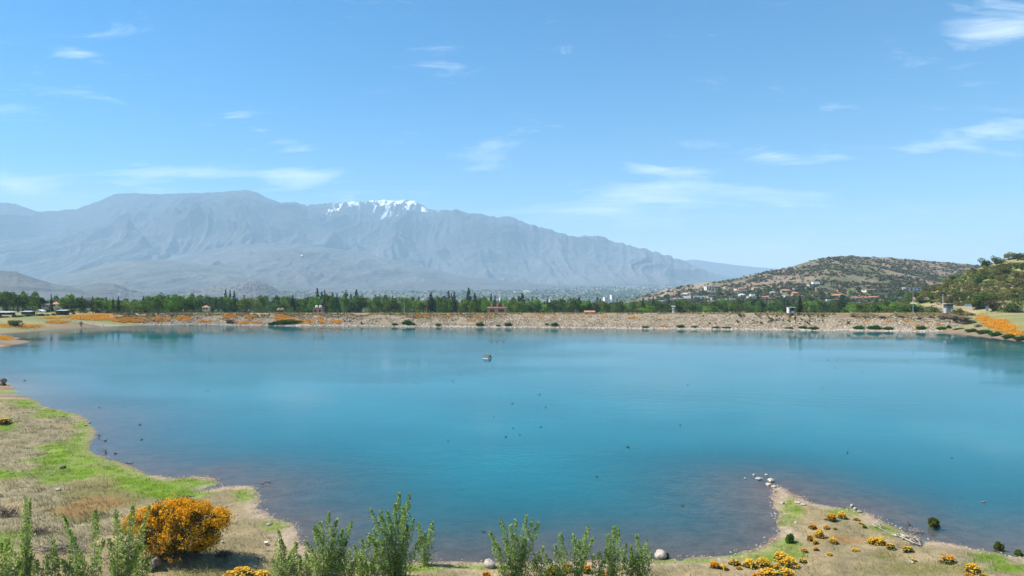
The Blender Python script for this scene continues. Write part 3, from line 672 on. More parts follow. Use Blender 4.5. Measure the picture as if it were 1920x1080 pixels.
M_DUCKB = mat_noise('brown_duck_feathers', (.10, .065, .04), (.22, .15, .095), 9, .6, spec=.3)
M_BALLOON = mat_plain('balloon_cloth', (.80, .80, .78), .6, .3, .04, .3)

# ---------------------------------------------------------------- vegetation prototypes (height 1, width 1; scaled on placing)
def proto_broad(seed, n=1500, nclump=13, z0=.16, trunk=True, leaf=.055, flat=1.0):
    rs = np.random.default_rng(seed)
    P = []
    for k in range(nclump):
        th = rs.uniform(0, 2 * pi); u = rs.uniform(-.55, .95) ; r = rs.uniform(.45, .95)
        prof = math.sqrt(max(0, 1 - u * u)) ** .8
        c = np.array([math.cos(th) * prof * r * .36, math.sin(th) * prof * r * .36, z0 + (1 - z0) * (.48 + u * .40)])
        cr = rs.uniform(.13, .21)
        m_ = n // nclump
        q = rs.normal(size=(m_, 3)); q /= np.linalg.norm(q, axis=1)[:, None]; q *= (rs.uniform(.3, 1, (m_, 1)) ** .4) * cr * rs.uniform(.8, 1.15, (m_, 1))
        q[:, 2] *= .85 * flat; P.append(c + q)
    P = np.concatenate(P); P[:, 2] = np.clip(P[:, 2], .04, 1.02); P[:, :2] *= .98
    V, Q = leaf_quads(P, rs.uniform(.6, 1.3, len(P)) * leaf, rs, 1.1)
    crown = ('crown', V, Q)
    b = MB(); b.tube([(0, 0, -.08), (.01, .005, .15), (0, .01, .38), (.01, 0, .62)], [.035, .028, .02, .008], 6)
    for k in range(5):
        th = k * 1.3 + seed; b.tube([(0, 0, .18 + .05 * k), (math.cos(th) * .12, math.sin(th) * .12, .34 + .06 * k), (math.cos(th) * .24, math.sin(th) * .24, .5 + .06 * k)], [.014, .010, .004], 4)
    return crown, b
def proto_conifer(seed, n=1500, z0=.07, dens=24, droop=.3, top=.02, ragged=.25):
    rs = np.random.default_rng(seed)
    P = []; A = []
    z = z0
    while z < .985:
        rad = .5 * (1 - z) ** .8 * rs.uniform(1 - ragged, 1.05) + top
        nb = int(rs.integers(5, 8))
        for k in range(nb):
            th = rs.uniform(0, 2 * pi); L = rad * rs.uniform(.65, 1.08)
            m_ = max(4, int(1.5 * n * L / (dens * 7 * .28)))
            f = rs.uniform(.08, 1, m_) ** .7
            d = np.array([math.cos(th), math.sin(th), 0])
            pts = d * (f * L)[:, None] + np.stack([rs.normal(0, .022, m_), rs.normal(0, .022, m_), z - droop * L * f * f * .5 + rs.normal(0, .010, m_)], 1)
            P.append(pts); A.append(np.tile(d + np.array([0, 0, -.35]), (m_, 1)))
        z += rs.uniform(.6, 1.3) / dens
    P = np.concatenate(P); A = np.concatenate(A)
    V, Q = leaf_quads(P, rs.uniform(.7, 1.3, len(P)) * .05, rs, 1.6, axis=A)
    b = MB(); b.tube([(0, 0, -.06), (0, 0, .4), (0, 0, .8), (0, 0, 1.0)], [.03, .02, .009, .002], 6)
    return ('crown', V, Q), b
def proto_poplar_tree(seed, n=1300):
    rs = np.random.default_rng(seed); z = rs.uniform(.06, 1, n)
    r = .5 * np.sin(np.clip(z, 0, 1) * pi * .93 + .1) ** .7 * rs.uniform(.2, 1, n) ** .5; th = rs.uniform(0, 2 * pi, n)
    P = np.stack([np.cos(th) * r, np.sin(th) * r, z], 1) + rs.normal(0, .02, (n, 3))
    V, Q = leaf_quads(P, rs.uniform(.6, 1.3, n) * .06, rs, 1.2, axis=np.tile([0, 0, 1.0], (n, 1)))
    b = MB(); b.tube([(0, 0, -.06), (0, 0, .4), (0, 0, .9)], [.025, .016, .004], 6)
    return ('crown', V, Q), b
def proto_bush(seed, n=900, leaf=.085):
    rs = np.random.default_rng(seed); P = []
    for k in range(9):
        th = rs.uniform(0, 2 * pi); r = rs.uniform(.05, .33); c = np.array([math.cos(th) * r, math.sin(th) * r, rs.uniform(.12, .70)]); cr = rs.uniform(.16, .27); m_ = n // 9
        q = rs.normal(size=(m_, 3)); q /= np.linalg.norm(q, axis=1)[:, None]; q *= rs.uniform(.35, 1, (m_, 1)) ** .4 * cr; q[:, 2] *= 1.0
        P.append(c + q)
    P = np.concatenate(P); P[:, 2] = np.clip(P[:, 2], -.02, 1)
    V, Q = leaf_quads(P, rs.uniform(.6, 1.3, len(P)) * leaf, rs, 1.1)
    b = MB()
    for k in range(5):
        th = k * 1.26 + seed; b.tube([(0, 0, -.1), (math.cos(th) * .1, math.sin(th) * .1, .25), (math.cos(th) * .22, math.sin(th) * .22, .55)], [.03, .02, .006], 4)
    return ('crown', V, Q), b
def build(pr, leafm, barkm=None, pname='tree', crown='crown', stem='trunk'):
    (cn, V, Q), b = pr
    me = mesh_np(pname + '_' + crown, V, [Q]); me.materials.append(leafm)
    mt = b.mesh(pname + '_' + stem); mt.materials.append(barkm or M_BARK); smooth(mt)
    return [(stem, mt, None), (crown, me, None)]
def proto_tuft(seed, n=1100, leaf=.09):
    rs = np.random.default_rng(seed); a = rs.uniform(0, 2 * pi, n); r = rs.random(n) ** .6 * .5; top = np.sqrt(np.clip(1 - (r / .53) ** 2, .04, 1)) * (.35 + 1.0 * vnoise(np.cos(a) * 2.6 + seed, np.sin(a) * 2.6 + r * 5, seed))
    z = top * rs.random(n) ** .55; lean = .45 * z
    P = np.stack([np.cos(a) * r * (.5 + .65 * z), np.sin(a) * r * (.5 + .65 * z), z], 1) + rs.normal(0, .025, (n, 3))
    V, Q = leaf_quads(P, rs.uniform(.6, 1.3, n) * leaf, rs, 2.2, axis=np.stack([np.cos(a) * r * 1.2, np.sin(a) * r * 1.2, np.full(n, 1.0)], 1))
    b = MB()
    for k in range(7):
        th = k * .9 + seed; b.tube([(math.cos(th) * .08, math.sin(th) * .08, -.15), (math.cos(th) * .2, math.sin(th) * .2, .6)], [.012, .004], 4)
    return ('crown', V, Q), b
P_CON = [build(proto_conifer(s, 1700, dens=d_, droop=dr, ragged=rg_), m_, pname='conifer') for s, d_, dr, rg_, m_ in ((1, 22, .35, .25, L_CON), (2, 17, .5, .4, L_CON), (3, 26, .3, .2, L_CON), (4, 19, .55, .45, L_CONB))]
P_CONW = build(proto_conifer(6, 2800, dens=26, droop=.25, ragged=.12), L_CONB, pname='conifer')
P_BD = [build(proto_broad(s), L_DARK, pname='tree') for s in (21, 22, 23)]
P_BM = [build(proto_broad(s), L_MID, pname='tree') for s in (31, 32, 33, 34)]
P_BB = [build(proto_broad(s), L_BRI, pname='tree') for s in (41, 42)]
P_BO = [build(proto_broad(s, z0=.08), L_OLI, pname='tree') for s in (51, 52)]
P_PT = [build(proto_poplar_tree(s), L_BRI, pname='poplar') for s in (61, 62)]
P_PTD = [build(proto_poplar_tree(s), L_MID, pname='poplar') for s in (63, 64)]
P_SB = [build(proto_bush(s), L_SCRUB, pname='bush', stem='stem') for s in (71, 72, 73)]
P_SBG = [build(proto_bush(s), L_MID, pname='bush', stem='stem') for s in (74, 75)]
P_SBD = [build(proto_bush(s), L_DARK, pname='bush', stem='stem') for s in (76, 77)]
P_REED = [build(proto_tuft(s, 900), L_REED, pname='reeds', stem='stem') for s in (78, 79)]
P_FULL = [build(proto_bush(s, 2600, .06), L_MID, pname='bush', stem='stem') for s in (84, 85)]; P_FULLO = build(proto_bush(86, 2400, .06), L_OLI, pname='bush', stem='stem')
P_BRN = [build(proto_bush(s, 700), L_BRN, pname='dead_shrub', stem='stem') for s in (80, 81)]
P_OB = [build(proto_bush(s, 700), L_OLI, pname='bush', stem='stem') for s in (82, 83)]

# ---------------------------------------------------------------- tree belt behind the dam
def gz1(x, y):
    return float(gh([x], [y])[0])
def belt(proto, name, label, cat, px, top, wpx, Y, group=None):
    x = (px - 960) / F * Y; zg = gz1(x, Y); H = CAMZ + (540 - top) / F * Y - zg; W = wpx * Y / F
    return place(proto, name, label, cat, (x, Y, zg), random.uniform(0, 6.28), (W, W, max(H, 1.5)), group)
CON = [(423, 543, 10), (431, 542, 9), (439, 545, 11), (458, 553, 9), (549, 553, 11), (595, 540, 13), (603, 546, 10), (609, 541, 12), (623, 548, 12), (632, 551, 9), (649, 543, 12), (658, 551, 10),
       (668, 543, 16), (704, 551, 8), (736, 554, 10), (785, 556, 10), (808, 547, 15), (841, 545, 13), (852, 546, 11), (847, 550, 9), (879, 539, 14), (890, 548, 11), (900, 560, 11), (921, 551, 9), (928, 555, 11), (939, 564, 9),
       (973, 554, 12), (979, 549, 16), (998, 555, 7), (1006, 557, 9), (1026, 561, 11), (1042, 561, 10), (1075, 558, 10), (1086, 557, 15), (1105, 560, 8), (1120, 557, 10), (1157, 561, 9), (1166, 562, 9),
       (1206, 557, 10), (1225, 555, 11), (1255, 557, 9), (1283, 567, 9), (1275, 566, 8), (1362, 570, 10), (1412, 560, 17), (1421, 552, 16), (1428, 563, 17), (1478, 562, 19), (1520, 558, 15), (1578, 552, 21), (1554, 571, 9), (1540, 572, 9),
       (96, 551, 6), (154, 553, 6), (174, 554, 6), (199, 556, 7), (212, 557, 6), (222, 556, 7)]
CON.sort()
for i, (px, top, wpx) in enumerate(CON):
    sz = 'tall' if top < 547 else ('short' if top > 558 else 'mid-height')
    belt(P_CON[(i * 7 + i // 3) % 4], 'conifer', f'{sz} dark pointed conifer behind the dam, {ordw(i + 1)} conifer from the left', 'conifer', px, top, wpx * 1.7, (330 + (i * 37 % 40)) if px < 330 else 450 + (i * 37 % 90), 'dark conifers in the belt behind the dam')
belt(P_CONW, 'conifer', 'broad smooth cone-shaped brownish conifer beside the white shed on the dam crest', 'conifer', 1500, 553, 20, 318)
PROM = [(P_BD[0], 'very tall dark leafy tree near the left edge above the dark sheds', 34, 545, 34), (P_BM[0], 'mid-green tree at the far left edge of the tree belt', 12, 548, 30),
        (P_BD[1], 'dark leafy tree between the tall left tree and the grey-roofed house', 57, 553, 30), (P_BD[2], 'dark tree beside the grey-roofed house at left', 76, 557, 24),
        (P_BB[0], 'bright green tree right of the orange-roofed house at left', 130, 549, 24), (P_BD[0], 'dense dark round-topped tree at the left end of the dam, mirrored in the lake', 158, 556, 34),
        (P_BM[1], 'tall grey-green lobed tree rising above its neighbours left of the yellow house', 297, 548, 26), (P_BD[1], 'dark spreading tree right of the tall lobed tree', 325, 557, 30), (P_BD[2], 'dark bushy tree just left of the yellow house', 352, 560, 28),
        (P_BD[0], 'dark broad tree right of the yellow house', 398, 559, 32), (P_BD[1], 'dark layered tree with feathery top right of the three left conifers', 518, 552, 20), (P_BM[2], 'round green tree left of the three left conifers', 409, 557, 22),
        (P_BM[3], 'mid-green tree with bushy crown around a lone conifer', 552, 562, 34), (P_BB[1], 'bright fresh green tree left of the central conifer trio', 580, 557, 20), (P_BB[0], 'narrow bright green tree beside the bright fresh green one', 571, 558, 12),
        (P_BB[1], 'bright green upright tree right of the lone shaggy conifer', 819, 553, 15), (P_BB[0], 'bright rounded green tree below the tallest central conifer', 873, 563, 24), (P_OB[0], 'pale olive rounded shrub-like tree behind the right half of the dam', 1200, 573, 22),
        (P_BO[0], 'small brownish dry-crowned tree left of the white shed', 1372, 569, 12)]
for i, (pr, lab, px, top, wpx) in enumerate(PROM):
    belt(pr, 'leafy_tree', lab, 'tree', px, top, wpx * 1.15, (322 + (i * 23 % 24)) if px < 360 else 430 + (i * 23 % 60))
fr_ = random.Random(5)
def fill_top(px):
    return np.interp(px, [-60, 60, 110, 250, 300, 480, 520, 700, 760, 900, 1000, 1200, 1300, 1460, 1700], [556, 560, 566, 566, 562, 564, 566, 563, 568, 569, 570, 573, 574, 573, 576])
FILL = []
for k in range(290):
    px = -25 + 1785 * (k + fr_.random()) / 290; FILL.append((px, fill_top(px) + fr_.uniform(-12, 0), fr_.uniform(22, 44), fr_.uniform(326, 400) if px < 360 or px > 1610 else fr_.uniform(425, 560)))
for (px, top, wpx, Y) in FILL:
    r = fr_.random(); bright = 100 < px < 300
    if r < (.5 if bright else .30): o = belt(fr_.choice(P_BB), 'leafy_tree', 'bright green leafy tree packed into the belt behind the dam', 'tree', px, top, wpx, Y, 'bright trees packed behind the dam')
    elif r < .62: o = belt(fr_.choice(P_BM), 'leafy_tree', 'mid-green leafy tree packed into the belt behind the dam', 'tree', px, top, wpx, Y, 'mid-green trees packed behind the dam')
    elif r < .80: o = belt(fr_.choice(P_BD), 'leafy_tree', 'dark green leafy tree packed into the belt behind the dam', 'tree', px, top, wpx, Y, 'dark trees packed behind the dam')
    elif r < .95: o = belt(fr_.choice(P_PTD + P_PT), 'poplar_tree', 'slim upright poplar packed into the belt behind the dam', 'tree', px, top - 2, wpx * .45, Y, 'slim poplars packed behind the dam')
    else: o = belt(fr_.choice(P_CON), 'conifer', 'small dark conifer half hidden in the belt behind the dam', 'conifer', px, top - 5, wpx * .5, Y, 'small conifers half hidden behind the dam')
    pend(o, px, o['label'].split(' packed')[0].split(' half')[0], zone(px))
for k in range(138):
    px = 90 + k * 12.6 + fr_.uniform(-6, 6); Y = np.interp(px, [130, 1840], [321, 292]) + fr_.uniform(0, 6)
    lo = px < 420
    pr = fr_.choice(P_OB) if (lo and fr_.random() < .6) else fr_.choice(P_SBG + P_SBD + P_OB)
    o = belt(pr, 'bush', 'low bush growing just behind the dam crest', 'bush', px, fr_.uniform(573, 583), fr_.uniform(14, 24), Y, 'low bushes behind the dam crest')
    pend(o, px, 'low bush on the dam crest', zone(px))

# ---------------------------------------------------------------- houses
def house_parts(rs, w, d, h, roof, wallm, roofm, storeys=1, rise=None, chimneys=0):
    parts = []
    b = MB(); b.box(0, 0, h / 2 - .75, w, d, h + 1.5); parts.append(('wall', b.mesh('house_wall'), wallm))
    b = MB(); e = .35
    if roof == 'flat':
        b.box(0, 0, h + .14, w + 2 * e, d + 2 * e, .28)
    elif roof == 'terrace':
        b.box(0, 0, h + .14, w + 1.2, d + 1.2, .28)
        b.box(w * .12, d * .1, h + .28 + 1.2, w * .55, d * .6, 2.4); b.box(w * .12, d * .1, h + .28 + 2.52, w * .62, d * .68, .24)
    elif roof == 'gable':
        r = rise or d * .28; V = [(-w / 2 - e, -d / 2 - e, h), (w / 2 + e, -d / 2 - e, h), (w / 2 + e, d / 2 + e, h), (-w / 2 - e, d / 2 + e, h), (-w / 2 - e, 0, h + r), (w / 2 + e, 0, h + r)]
        b.add(V, [(0, 1, 5, 4), (2, 3, 4, 5), (3, 2, 1, 0)], [(0, 4, 3), (1, 2, 5)])
    else:
        r = rise or d * .26; q_ = max(w / 2 - d / 2, .2) ; V = [(-w / 2 - e, -d / 2 - e, h), (w / 2 + e, -d / 2 - e, h), (w / 2 + e, d / 2 + e, h), (-w / 2 - e, d / 2 + e, h), (-q_, 0, h + r), (q_, 0, h + r)]
        b.add(V, [(0, 1, 5, 4), (2, 3, 4, 5), (3, 2, 1, 0)], [(0, 4, 3), (1, 2, 5)])
    parts.append(('roof', b.mesh('house_roof'), roofm)); ri = len(parts) - 1
    for k in range(chimneys):
        c = MB(); c.box((k - (chimneys - 1) / 2) * w / max(chimneys, 1), d * .1, h + .9, .7, .7, 2.2); parts.append(('chimney', c.mesh('chimney'), wallm, ri))
    for s in range(storeys):
        zc_ = h * (s + .55) / storeys; n = max(2, int(w / 4.2)); wh = min(1.5, h / storeys * .5)
        for k in range(n):
            c = MB(); x0 = -w / 2 + w * (k + .5) / n; ww = w / n * rs.uniform(.42, .66)
            c.box(x0, -d / 2 - .02, zc_, ww, .10, wh); wi = len(parts); parts.append(('window', c.mesh('window'), M_GLASS))
            c = MB(); c.box(x0, -d / 2 - .06, zc_ - wh / 2 - .06, ww + .2, .22, .10); parts.append(('sill', c.mesh('window_sill'), wallm, wi))
        c = MB(); c.box(-w / 2 - .02, 0, zc_, .10, d * .4, wh); parts.append(('window', c.mesh('window'), M_GLASS))
    return parts
hr = np.random.default_rng(77)
def re_short(l):
    w_ = l.replace(',', '').split(); k = next((i for i, q in enumerate(w_) if i > 2 and q in ('below', 'on', 'with', 'among', 'right', 'left', 'above', 'between', 'at', 'in', 'high', 'low', 'just', 'directly', 'behind', 'alone', 'highest', 'leftmost', 'rightmost', 'under', 'and', 'up')), len(w_)); return w_[:min(k, 5)]
HW = dict(w=M_WHITE, c=M_CREAM, s=M_SALM, g=M_GREYW); HR = dict(r=M_RTILE, b=M_BTILE, d=M_DROOF, p=M_PROOF, w=M_WHITE)
HOUSES = [  # px, py of the middle, width px, height px, storeys, roof shape, wall, roof, label
 (1330, 540, 16, 7, 2, 'flat', 'w', 'w', 'large white box-shaped house below the bare ridge, highest of the left group'),
 (1330, 547, 11, 3, 1, 'hip', 'w', 'r', 'small orange-roofed house directly below the large white box house'),
 (1282, 552, 15, 4, 1, 'hip', 'w', 'p', 'pale grey hip-roofed house on the left flank of the hill'),
 (1301, 551, 16, 4, 1, 'flat', 'g', 'd', 'dark flat-roofed house right of the pale grey hip-roofed one'),
 (1288, 560, 20, 6, 2, 'terrace', 'w', 'w', 'long white two-storey modern house with stepped upper floor'),
 (1312, 558, 20, 5, 1, 'flat', 'w', 'w', 'wide white flat-roofed house right of the stepped white one'),
 (1265, 563, 18, 5, 2, 'flat', 'w', 'p', 'white flat-roofed house left of the stepped white one'),
 (1242, 566, 15, 5, 2, 'flat', 'w', 'w', 'white boxy house at the far left foot of the hill'),
 (1261, 554, 12, 3, 1, 'hip', 'w', 'r', 'red-roofed house alone on the pale bare slope'),
 (1334, 555, 18, 4, 1, 'hip', 'g', 'd', 'dark-roofed grey house among trees above the white boxes'),
 (1339, 561, 9, 3, 1, 'flat', 'w', 'w', 'tiny white flat house below the dark-roofed grey house'),
 (1356, 566, 14, 5, 2, 'terrace', 'w', 'w', 'white angular modern house with large dark windows low on the hill'),
 (1371, 563, 9, 5, 1, 'flat', 'w', 'w', 'small white frame-like house right of the angular modern one'),
 (1353, 549, 8, 4, 1, 'hip', 'c', 'r', 'small cream house with red roof between the trees, mid-slope left'),
 (1392, 542, 30, 3.5, 1, 'hip', 'c', 'r', 'very long low red-roofed house high on the hill'),
 (1417, 541, 15, 3, 1, 'gable', 'c', 'r', 'short red-roofed house just right of the very long one'),
 (1389, 554, 11, 6, 2, 'hip', 'w', 'p', 'white two-storey house with pale roof under the very long red roof'),
 (1410, 557, 15, 6, 2, 'terrace', 'w', 'w', 'white stepped house just left of the tall dark conifer clump'),
 (1434, 557, 14, 3, 1, 'gable', 'c', 'r', 'low red-roofed house just right of the tall dark conifer clump'),
 (1360, 539, 7, 3, 1, 'hip', 'w', 'r', 'tiny red-roofed house highest in the trees right of the white box'),
 (1389, 547, 16, 3.5, 1, 'flat', 'c', 'w', 'cream low house directly below the very long red roof'),
 (1448, 549, 10, 4, 1, 'hip', 'w', 'p', 'small white house with pale pyramid roof'),
 (1450, 556, 10, 3, 1, 'hip', 'c', 'r', 'small red-roofed house below the pale pyramid roof'),
 (1474, 545, 17, 5, 1, 'hip', 'w', 'r', 'red-roofed white house above and left of the white shed'),
 (1497, 542, 18, 5, 2, 'flat', 'g', 'd', 'grey house with dark flat roof and glass front'),
 (1473, 556, 11, 4, 1, 'flat', 'w', 'w', 'white low house directly above the white shed'),
 (1491, 551, 12, 5, 1, 'hip', 's', 'r', 'pinkish house with red roof left of the cone-shaped conifer'),
 (1528, 533, 23, 7, 2, 'terrace', 'c', 'w', 'large pale pink stepped mansion, highest house on the hill'),
 (1540, 543, 19, 6, 2, 'flat', 's', 'w', 'salmon two-storey house below the pink mansion'),
 (1523, 554, 11, 3, 1, 'hip', 'c', 'r', 'small red-roofed house right of the cone-shaped conifer'),
 (1531, 560, 13, 2.5, 1, 'flat', 'w', 'w', 'very low white flat house right of the cone-shaped conifer'),
 (1574, 555, 25, 6, 1, 'hip', 'w', 'r', 'broad white house with orange hip roof behind the big fir'),
 (1577, 545, 18, 5, 2, 'flat', 's', 'b', 'salmon terraced house above the broad orange roof'),
 (1575, 538, 7, 4, 1, 'hip', 's', 'r', 'small red tower-like house above the salmon terraced one'),
 (1596, 549, 12, 3, 1, 'hip', 'c', 'r', 'small red-roofed house up and right of the broad orange roof'),
 (1634, 545, 28, 4, 1, 'hip', 'c', 'b', 'long house with wide brownish red roof on the right part of the hill'),
 (1553, 567, 13, 4, 1, 'terrace', 'g', 'p', 'grey-white low house left of the big fir, at the hill foot'),
 (1605, 560, 15, 4, 1, 'hip', 'w', 'r', 'red-roofed white house, leftmost of three in a row right of the fir'),
 (1620, 559, 10, 4, 1, 'gable', 'c', 'r', 'red-gabled house in the middle of three right of the fir'),
 (1638, 558, 19, 4, 1, 'hip', 'c', 'r', 'wide red-roofed house, rightmost of three right of the fir'),
 (1607, 570, 11, 4, 1, 'flat', 'c', 'w', 'cream flat house at the hill foot, left of a similar one'),
 (1631, 570, 15, 4, 1, 'flat', 'c', 'p', 'cream flat house at the hill foot, right of a similar one'),
 (1665, 548, 17, 4, 1, 'flat', 'g', 'd', 'dark grey low house right of the wide brownish roof'),
 (1710, 543, 27, 7, 2, 'flat', 'w', 'w', 'long white two-storey apartment house above the bushy hillside'),
]
for (px, py, wp, hp, st, rf, wm_, rm_, lab) in HOUSES:
    x, y, z = midhill.find(px, py + hp * .5); k = y / F
    w_, h_ = wp * k, hp * k; d_ = min(max(w_ * .6, 6), 12); hw = h_ * (.62 if rf in ('hip', 'gable') else (.55 if rf == 'terrace' else .92))
    place(house_parts(hr, w_, d_, hw, rf, HW[wm_], HR[rm_], st, rise=h_ * .42), 'house', lab, 'house', (x, y + d_ * .4, z), hr.uniform(-.35, .35), 1.0, 'houses on the distant hill')
BELTH = [(105, 571, 24, 9, 'hip', 'c', 'r', 'house with broad orange hip roof behind the left bank', 1, 0), (86, 573, 14, 8, 'gable', 'g', 'd', 'grey-roofed house just left of the orange hip roof', 1, 0),
         (4, 559, 12, 6, 'hip', 'c', 'r', 'orange-roofed house peeking over trees at the left edge', 1, 0), (385, 577, 11, 9, 'hip', 'c', 'r', 'yellow house with orange roof peeking between dark trees', 1, 0),
         (526, 582, 9, 9, 'gable', 's', 'b', 'small reddish house behind the dam crest by the feathery dark tree', 1, 0), (596, 583, 17, 10, 'flat', 's', 'b', 'brownish low house with two white tanks on its roof', 1, 0),
         (932, 582.5, 34, 11, 'flat', 's', 's', 'long salmon brick building with chimneys behind the dam', 1, 3), (1106, 585.5, 18, 6, 'gable', 's', 'r', 'low salmon-roofed house behind the dam crest', 1, 0),
         (1263, 579, 3.5, 9, 'flat', 'w', 'w', 'narrow white tower-like building among the trees behind the dam', 2, 0), (229, 569, 13, 5, 'flat', 'g', 'p', 'pale green-roofed low building behind the left end of the dam', 1, 0)]
HR['s'] = M_SALM
for (px, py, wp, hp, rf, wm_, rm_, lab, st, ch) in BELTH:
    Y = 340.0 if px > 60 else 356.0
    if px in (229,): Y = 398.0
    if px > 560: Y = np.interp(px, [130, 1840], [318, 290])
    k = Y / F; x = (px - 960) * k; w_, h_ = wp * k, hp * k; z = CAMZ - (py + hp * .5 - 540) * k
    hw = h_ * (.6 if rf in ('hip', 'gable') else .95)
    t = place(house_parts(hr, w_, max(w_ * .6, 3.0), hw, rf, HW[wm_], HR[rm_], st, rise=h_ * .4, chimneys=ch), 'house', lab, 'house', (x, Y + w_ * .3, z), hr.uniform(-.2, .2))
    zg = gz1(x, Y)
    if z - zg > .5:
        b = MB(); b.box(0, 0, (zg - z) / 2 - .5, w_ * .98, max(w_ * .6, 3.0) * .98, z - zg); link('lower_wall', b.mesh('lower_wall'), HW[wm_], t)
    if 'tanks' in lab:
        for dx in (-.9, .9):
            b = MB(); b.tube([(dx, 0, hw + .2), (dx, 0, hw + .5), (dx, 0, hw + 1.2), (dx, 0, hw + 1.45)], [.5, .62, .62, .2], 10); link('tank', b.mesh('roof_tank'), M_POST, t)

# ---------------------------------------------------------------- trees and scrub on the distant hill
for k in range(255):
    for _ in range(20):
        px = fr_.uniform(1190, 1720); lowb = np.interp(px, [1190, 1240, 1330, 1400, 1500, 1720], [574, 562, 545, 546, 541, 552])
        py = fr_.uniform(lowb, 583)
        if not any(abs(px - h[0]) < h[2] * .55 and -h[3] * .6 < py - h[1] < h[3] * 1.5 for h in HOUSES): break
    x, y, z = midhill.find(px, py); k_ = y / F; r = fr_.random()
    pr = fr_.choice(P_BM) if r < .35 else (fr_.choice(P_BD) if r < .75 else (fr_.choice(P_CON) if r < .88 else fr_.choice(P_BB)))
    hh = fr_.uniform(6, 12) * k_; wd_ = hh * (fr_.uniform(.7, 1.2) if pr not in P_CON else .4)
    o = place(pr, 'hill_tree', 'tree growing among the houses on the distant hill', 'tree', (x, y, z), fr_.uniform(0, 6), (wd_, wd_, hh), 'trees among the hill houses')
    hn_ = min(HOUSES, key=lambda h: (h[0] - px) ** 2 + (2 * (h[1] - py)) ** 2); kd_ = 'dark hill tree' if pr in P_BD else ('hill conifer' if pr in P_CON else ('bright green hill tree' if pr in P_BB else 'mid-green hill tree'))
    pend(o, px, kd_, ('right of' if px > hn_[0] + hn_[2] * .4 else ('left of' if px < hn_[0] - hn_[2] * .4 else ('below' if py > hn_[1] else 'above'))) + ' the ' + ' '.join(re_short(hn_[8])))
def blob_mass(name, C, S, mat, seed, flat=.75):
    """many small irregular clumps in one mesh; octahedra with jittered corners"""
    rs = np.random.default_rng(seed); n = len(C)
    base = np.array([(1, 0, 0), (.3, .95, 0), (-.8, .6, 0), (-.8, -.6, 0), (.3, -.95, 0), (0, 0, 1), (0, 0, -.6)], float)
    T = []
    for k in range(5): T += [(k, (k + 1) % 5, 5), ((k + 1) % 5, k, 6)]
    V = base[None] * (1 + rs.uniform(-.35, .35, (n, 7, 1))) * np.asarray(S)[:, None, None]
    V[:, :, 2] *= flat
    th = rs.uniform(0, 2 * pi, n); c, s = np.cos(th)[:, None], np.sin(th)[:, None]
    X = V[:, :, 0] * c - V[:, :, 1] * s; Y = V[:, :, 0] * s + V[:, :, 1] * c
    V = np.stack([X, Y, V[:, :, 2]], 2) + np.asarray(C)[:, None, :]
    Tt = (np.arange(n)[:, None, None] * 7 + np.array(T)[None]).reshape(-1, 3)
    me = mesh_np(name, V.reshape(-1, 3), [Tt]); me.materials.append(mat); return me
def scrub_leaves(name, C, S, mat, seed, per=10, flat=.75):
    rs = np.random.default_rng(seed); n = len(C)
    q = rs.normal(size=(n, per, 3)); q /= np.linalg.norm(q, axis=2)[:, :, None]; q *= rs.uniform(.3, 1, (n, per, 1)); q[:, :, 2] = np.abs(q[:, :, 2]) * flat
    P = (np.asarray(C)[:, None, :] + q * np.asarray(S)[:, None, None]).reshape(-1, 3)
    V, Q = leaf_quads(P, np.repeat(S, per) * .85, rs, 1.1)
    me = mesh_np(name, V, [Q]); me.materials.append(mat); return me
rs = np.random.default_rng(5); C = []; S = []
while len(C) < 10500:
    px = rs.uniform(1130, 2000); t_ = rs.uniform(.08, 1.0); x, y, z = midhill.at(px, t_)
    if vnoise(x / 38, y / 70, 3) * .6 + vnoise(x / 14, y / 20, 4) * .4 < rs.uniform(.26, .56): continue
    if 1190 < px < 1340 and z > 2 and rs.random() < .45: continue
    s_ = rs.uniform(1.1, 3.4); C.append((x, y, z + s_ * .2)); S.append(s_)
tag(link('hill_scrub', scrub_leaves('hill_scrub', np.array(C), np.array(S), L_HSCR, 6)), 'dark scrub covering the dry hill behind the houses', kind='stuff')

# ---------------------------------------------------------------- hillside bushes at right
big = [(1835, 562, 62, 32, P_FULL[0], 'large fresh green tree on the right hillside above the pale blue board'), (1893, 577, 44, 30, P_FULL[1], 'rounded green tree at the foot of the right hillside near the frame edge'), (1745, 583, 30, 18, P_SBG[0], 'bright green bush at the foot of the hillside left of the dark hut'),
       (1905, 483, 18, 14, P_BD[1], 'flat-topped dark tree on the skyline of the right hillside'), (1862, 571, 34, 24, P_FULLO, 'olive brown bush left of the rounded green tree at the hillside foot'), (1705, 577, 34, 18, P_SBD[0], 'dark bush mass left of the tall lamp pole'), (1800, 583, 36, 14, P_SBG[1], 'green bush directly behind the pale blue board')]
for (px, py, wp, hp, pr, lab) in big:
    x, y, z = nearh.find(px, py + hp * .5); k = y / F
    place(pr, 'hillside_tree', lab, 'tree', (x, y, z - .3), fr_.uniform(0, 6), (wp * k * 1.05, wp * k * 1.05, hp * k * 1.1))
done = []
tries = 0
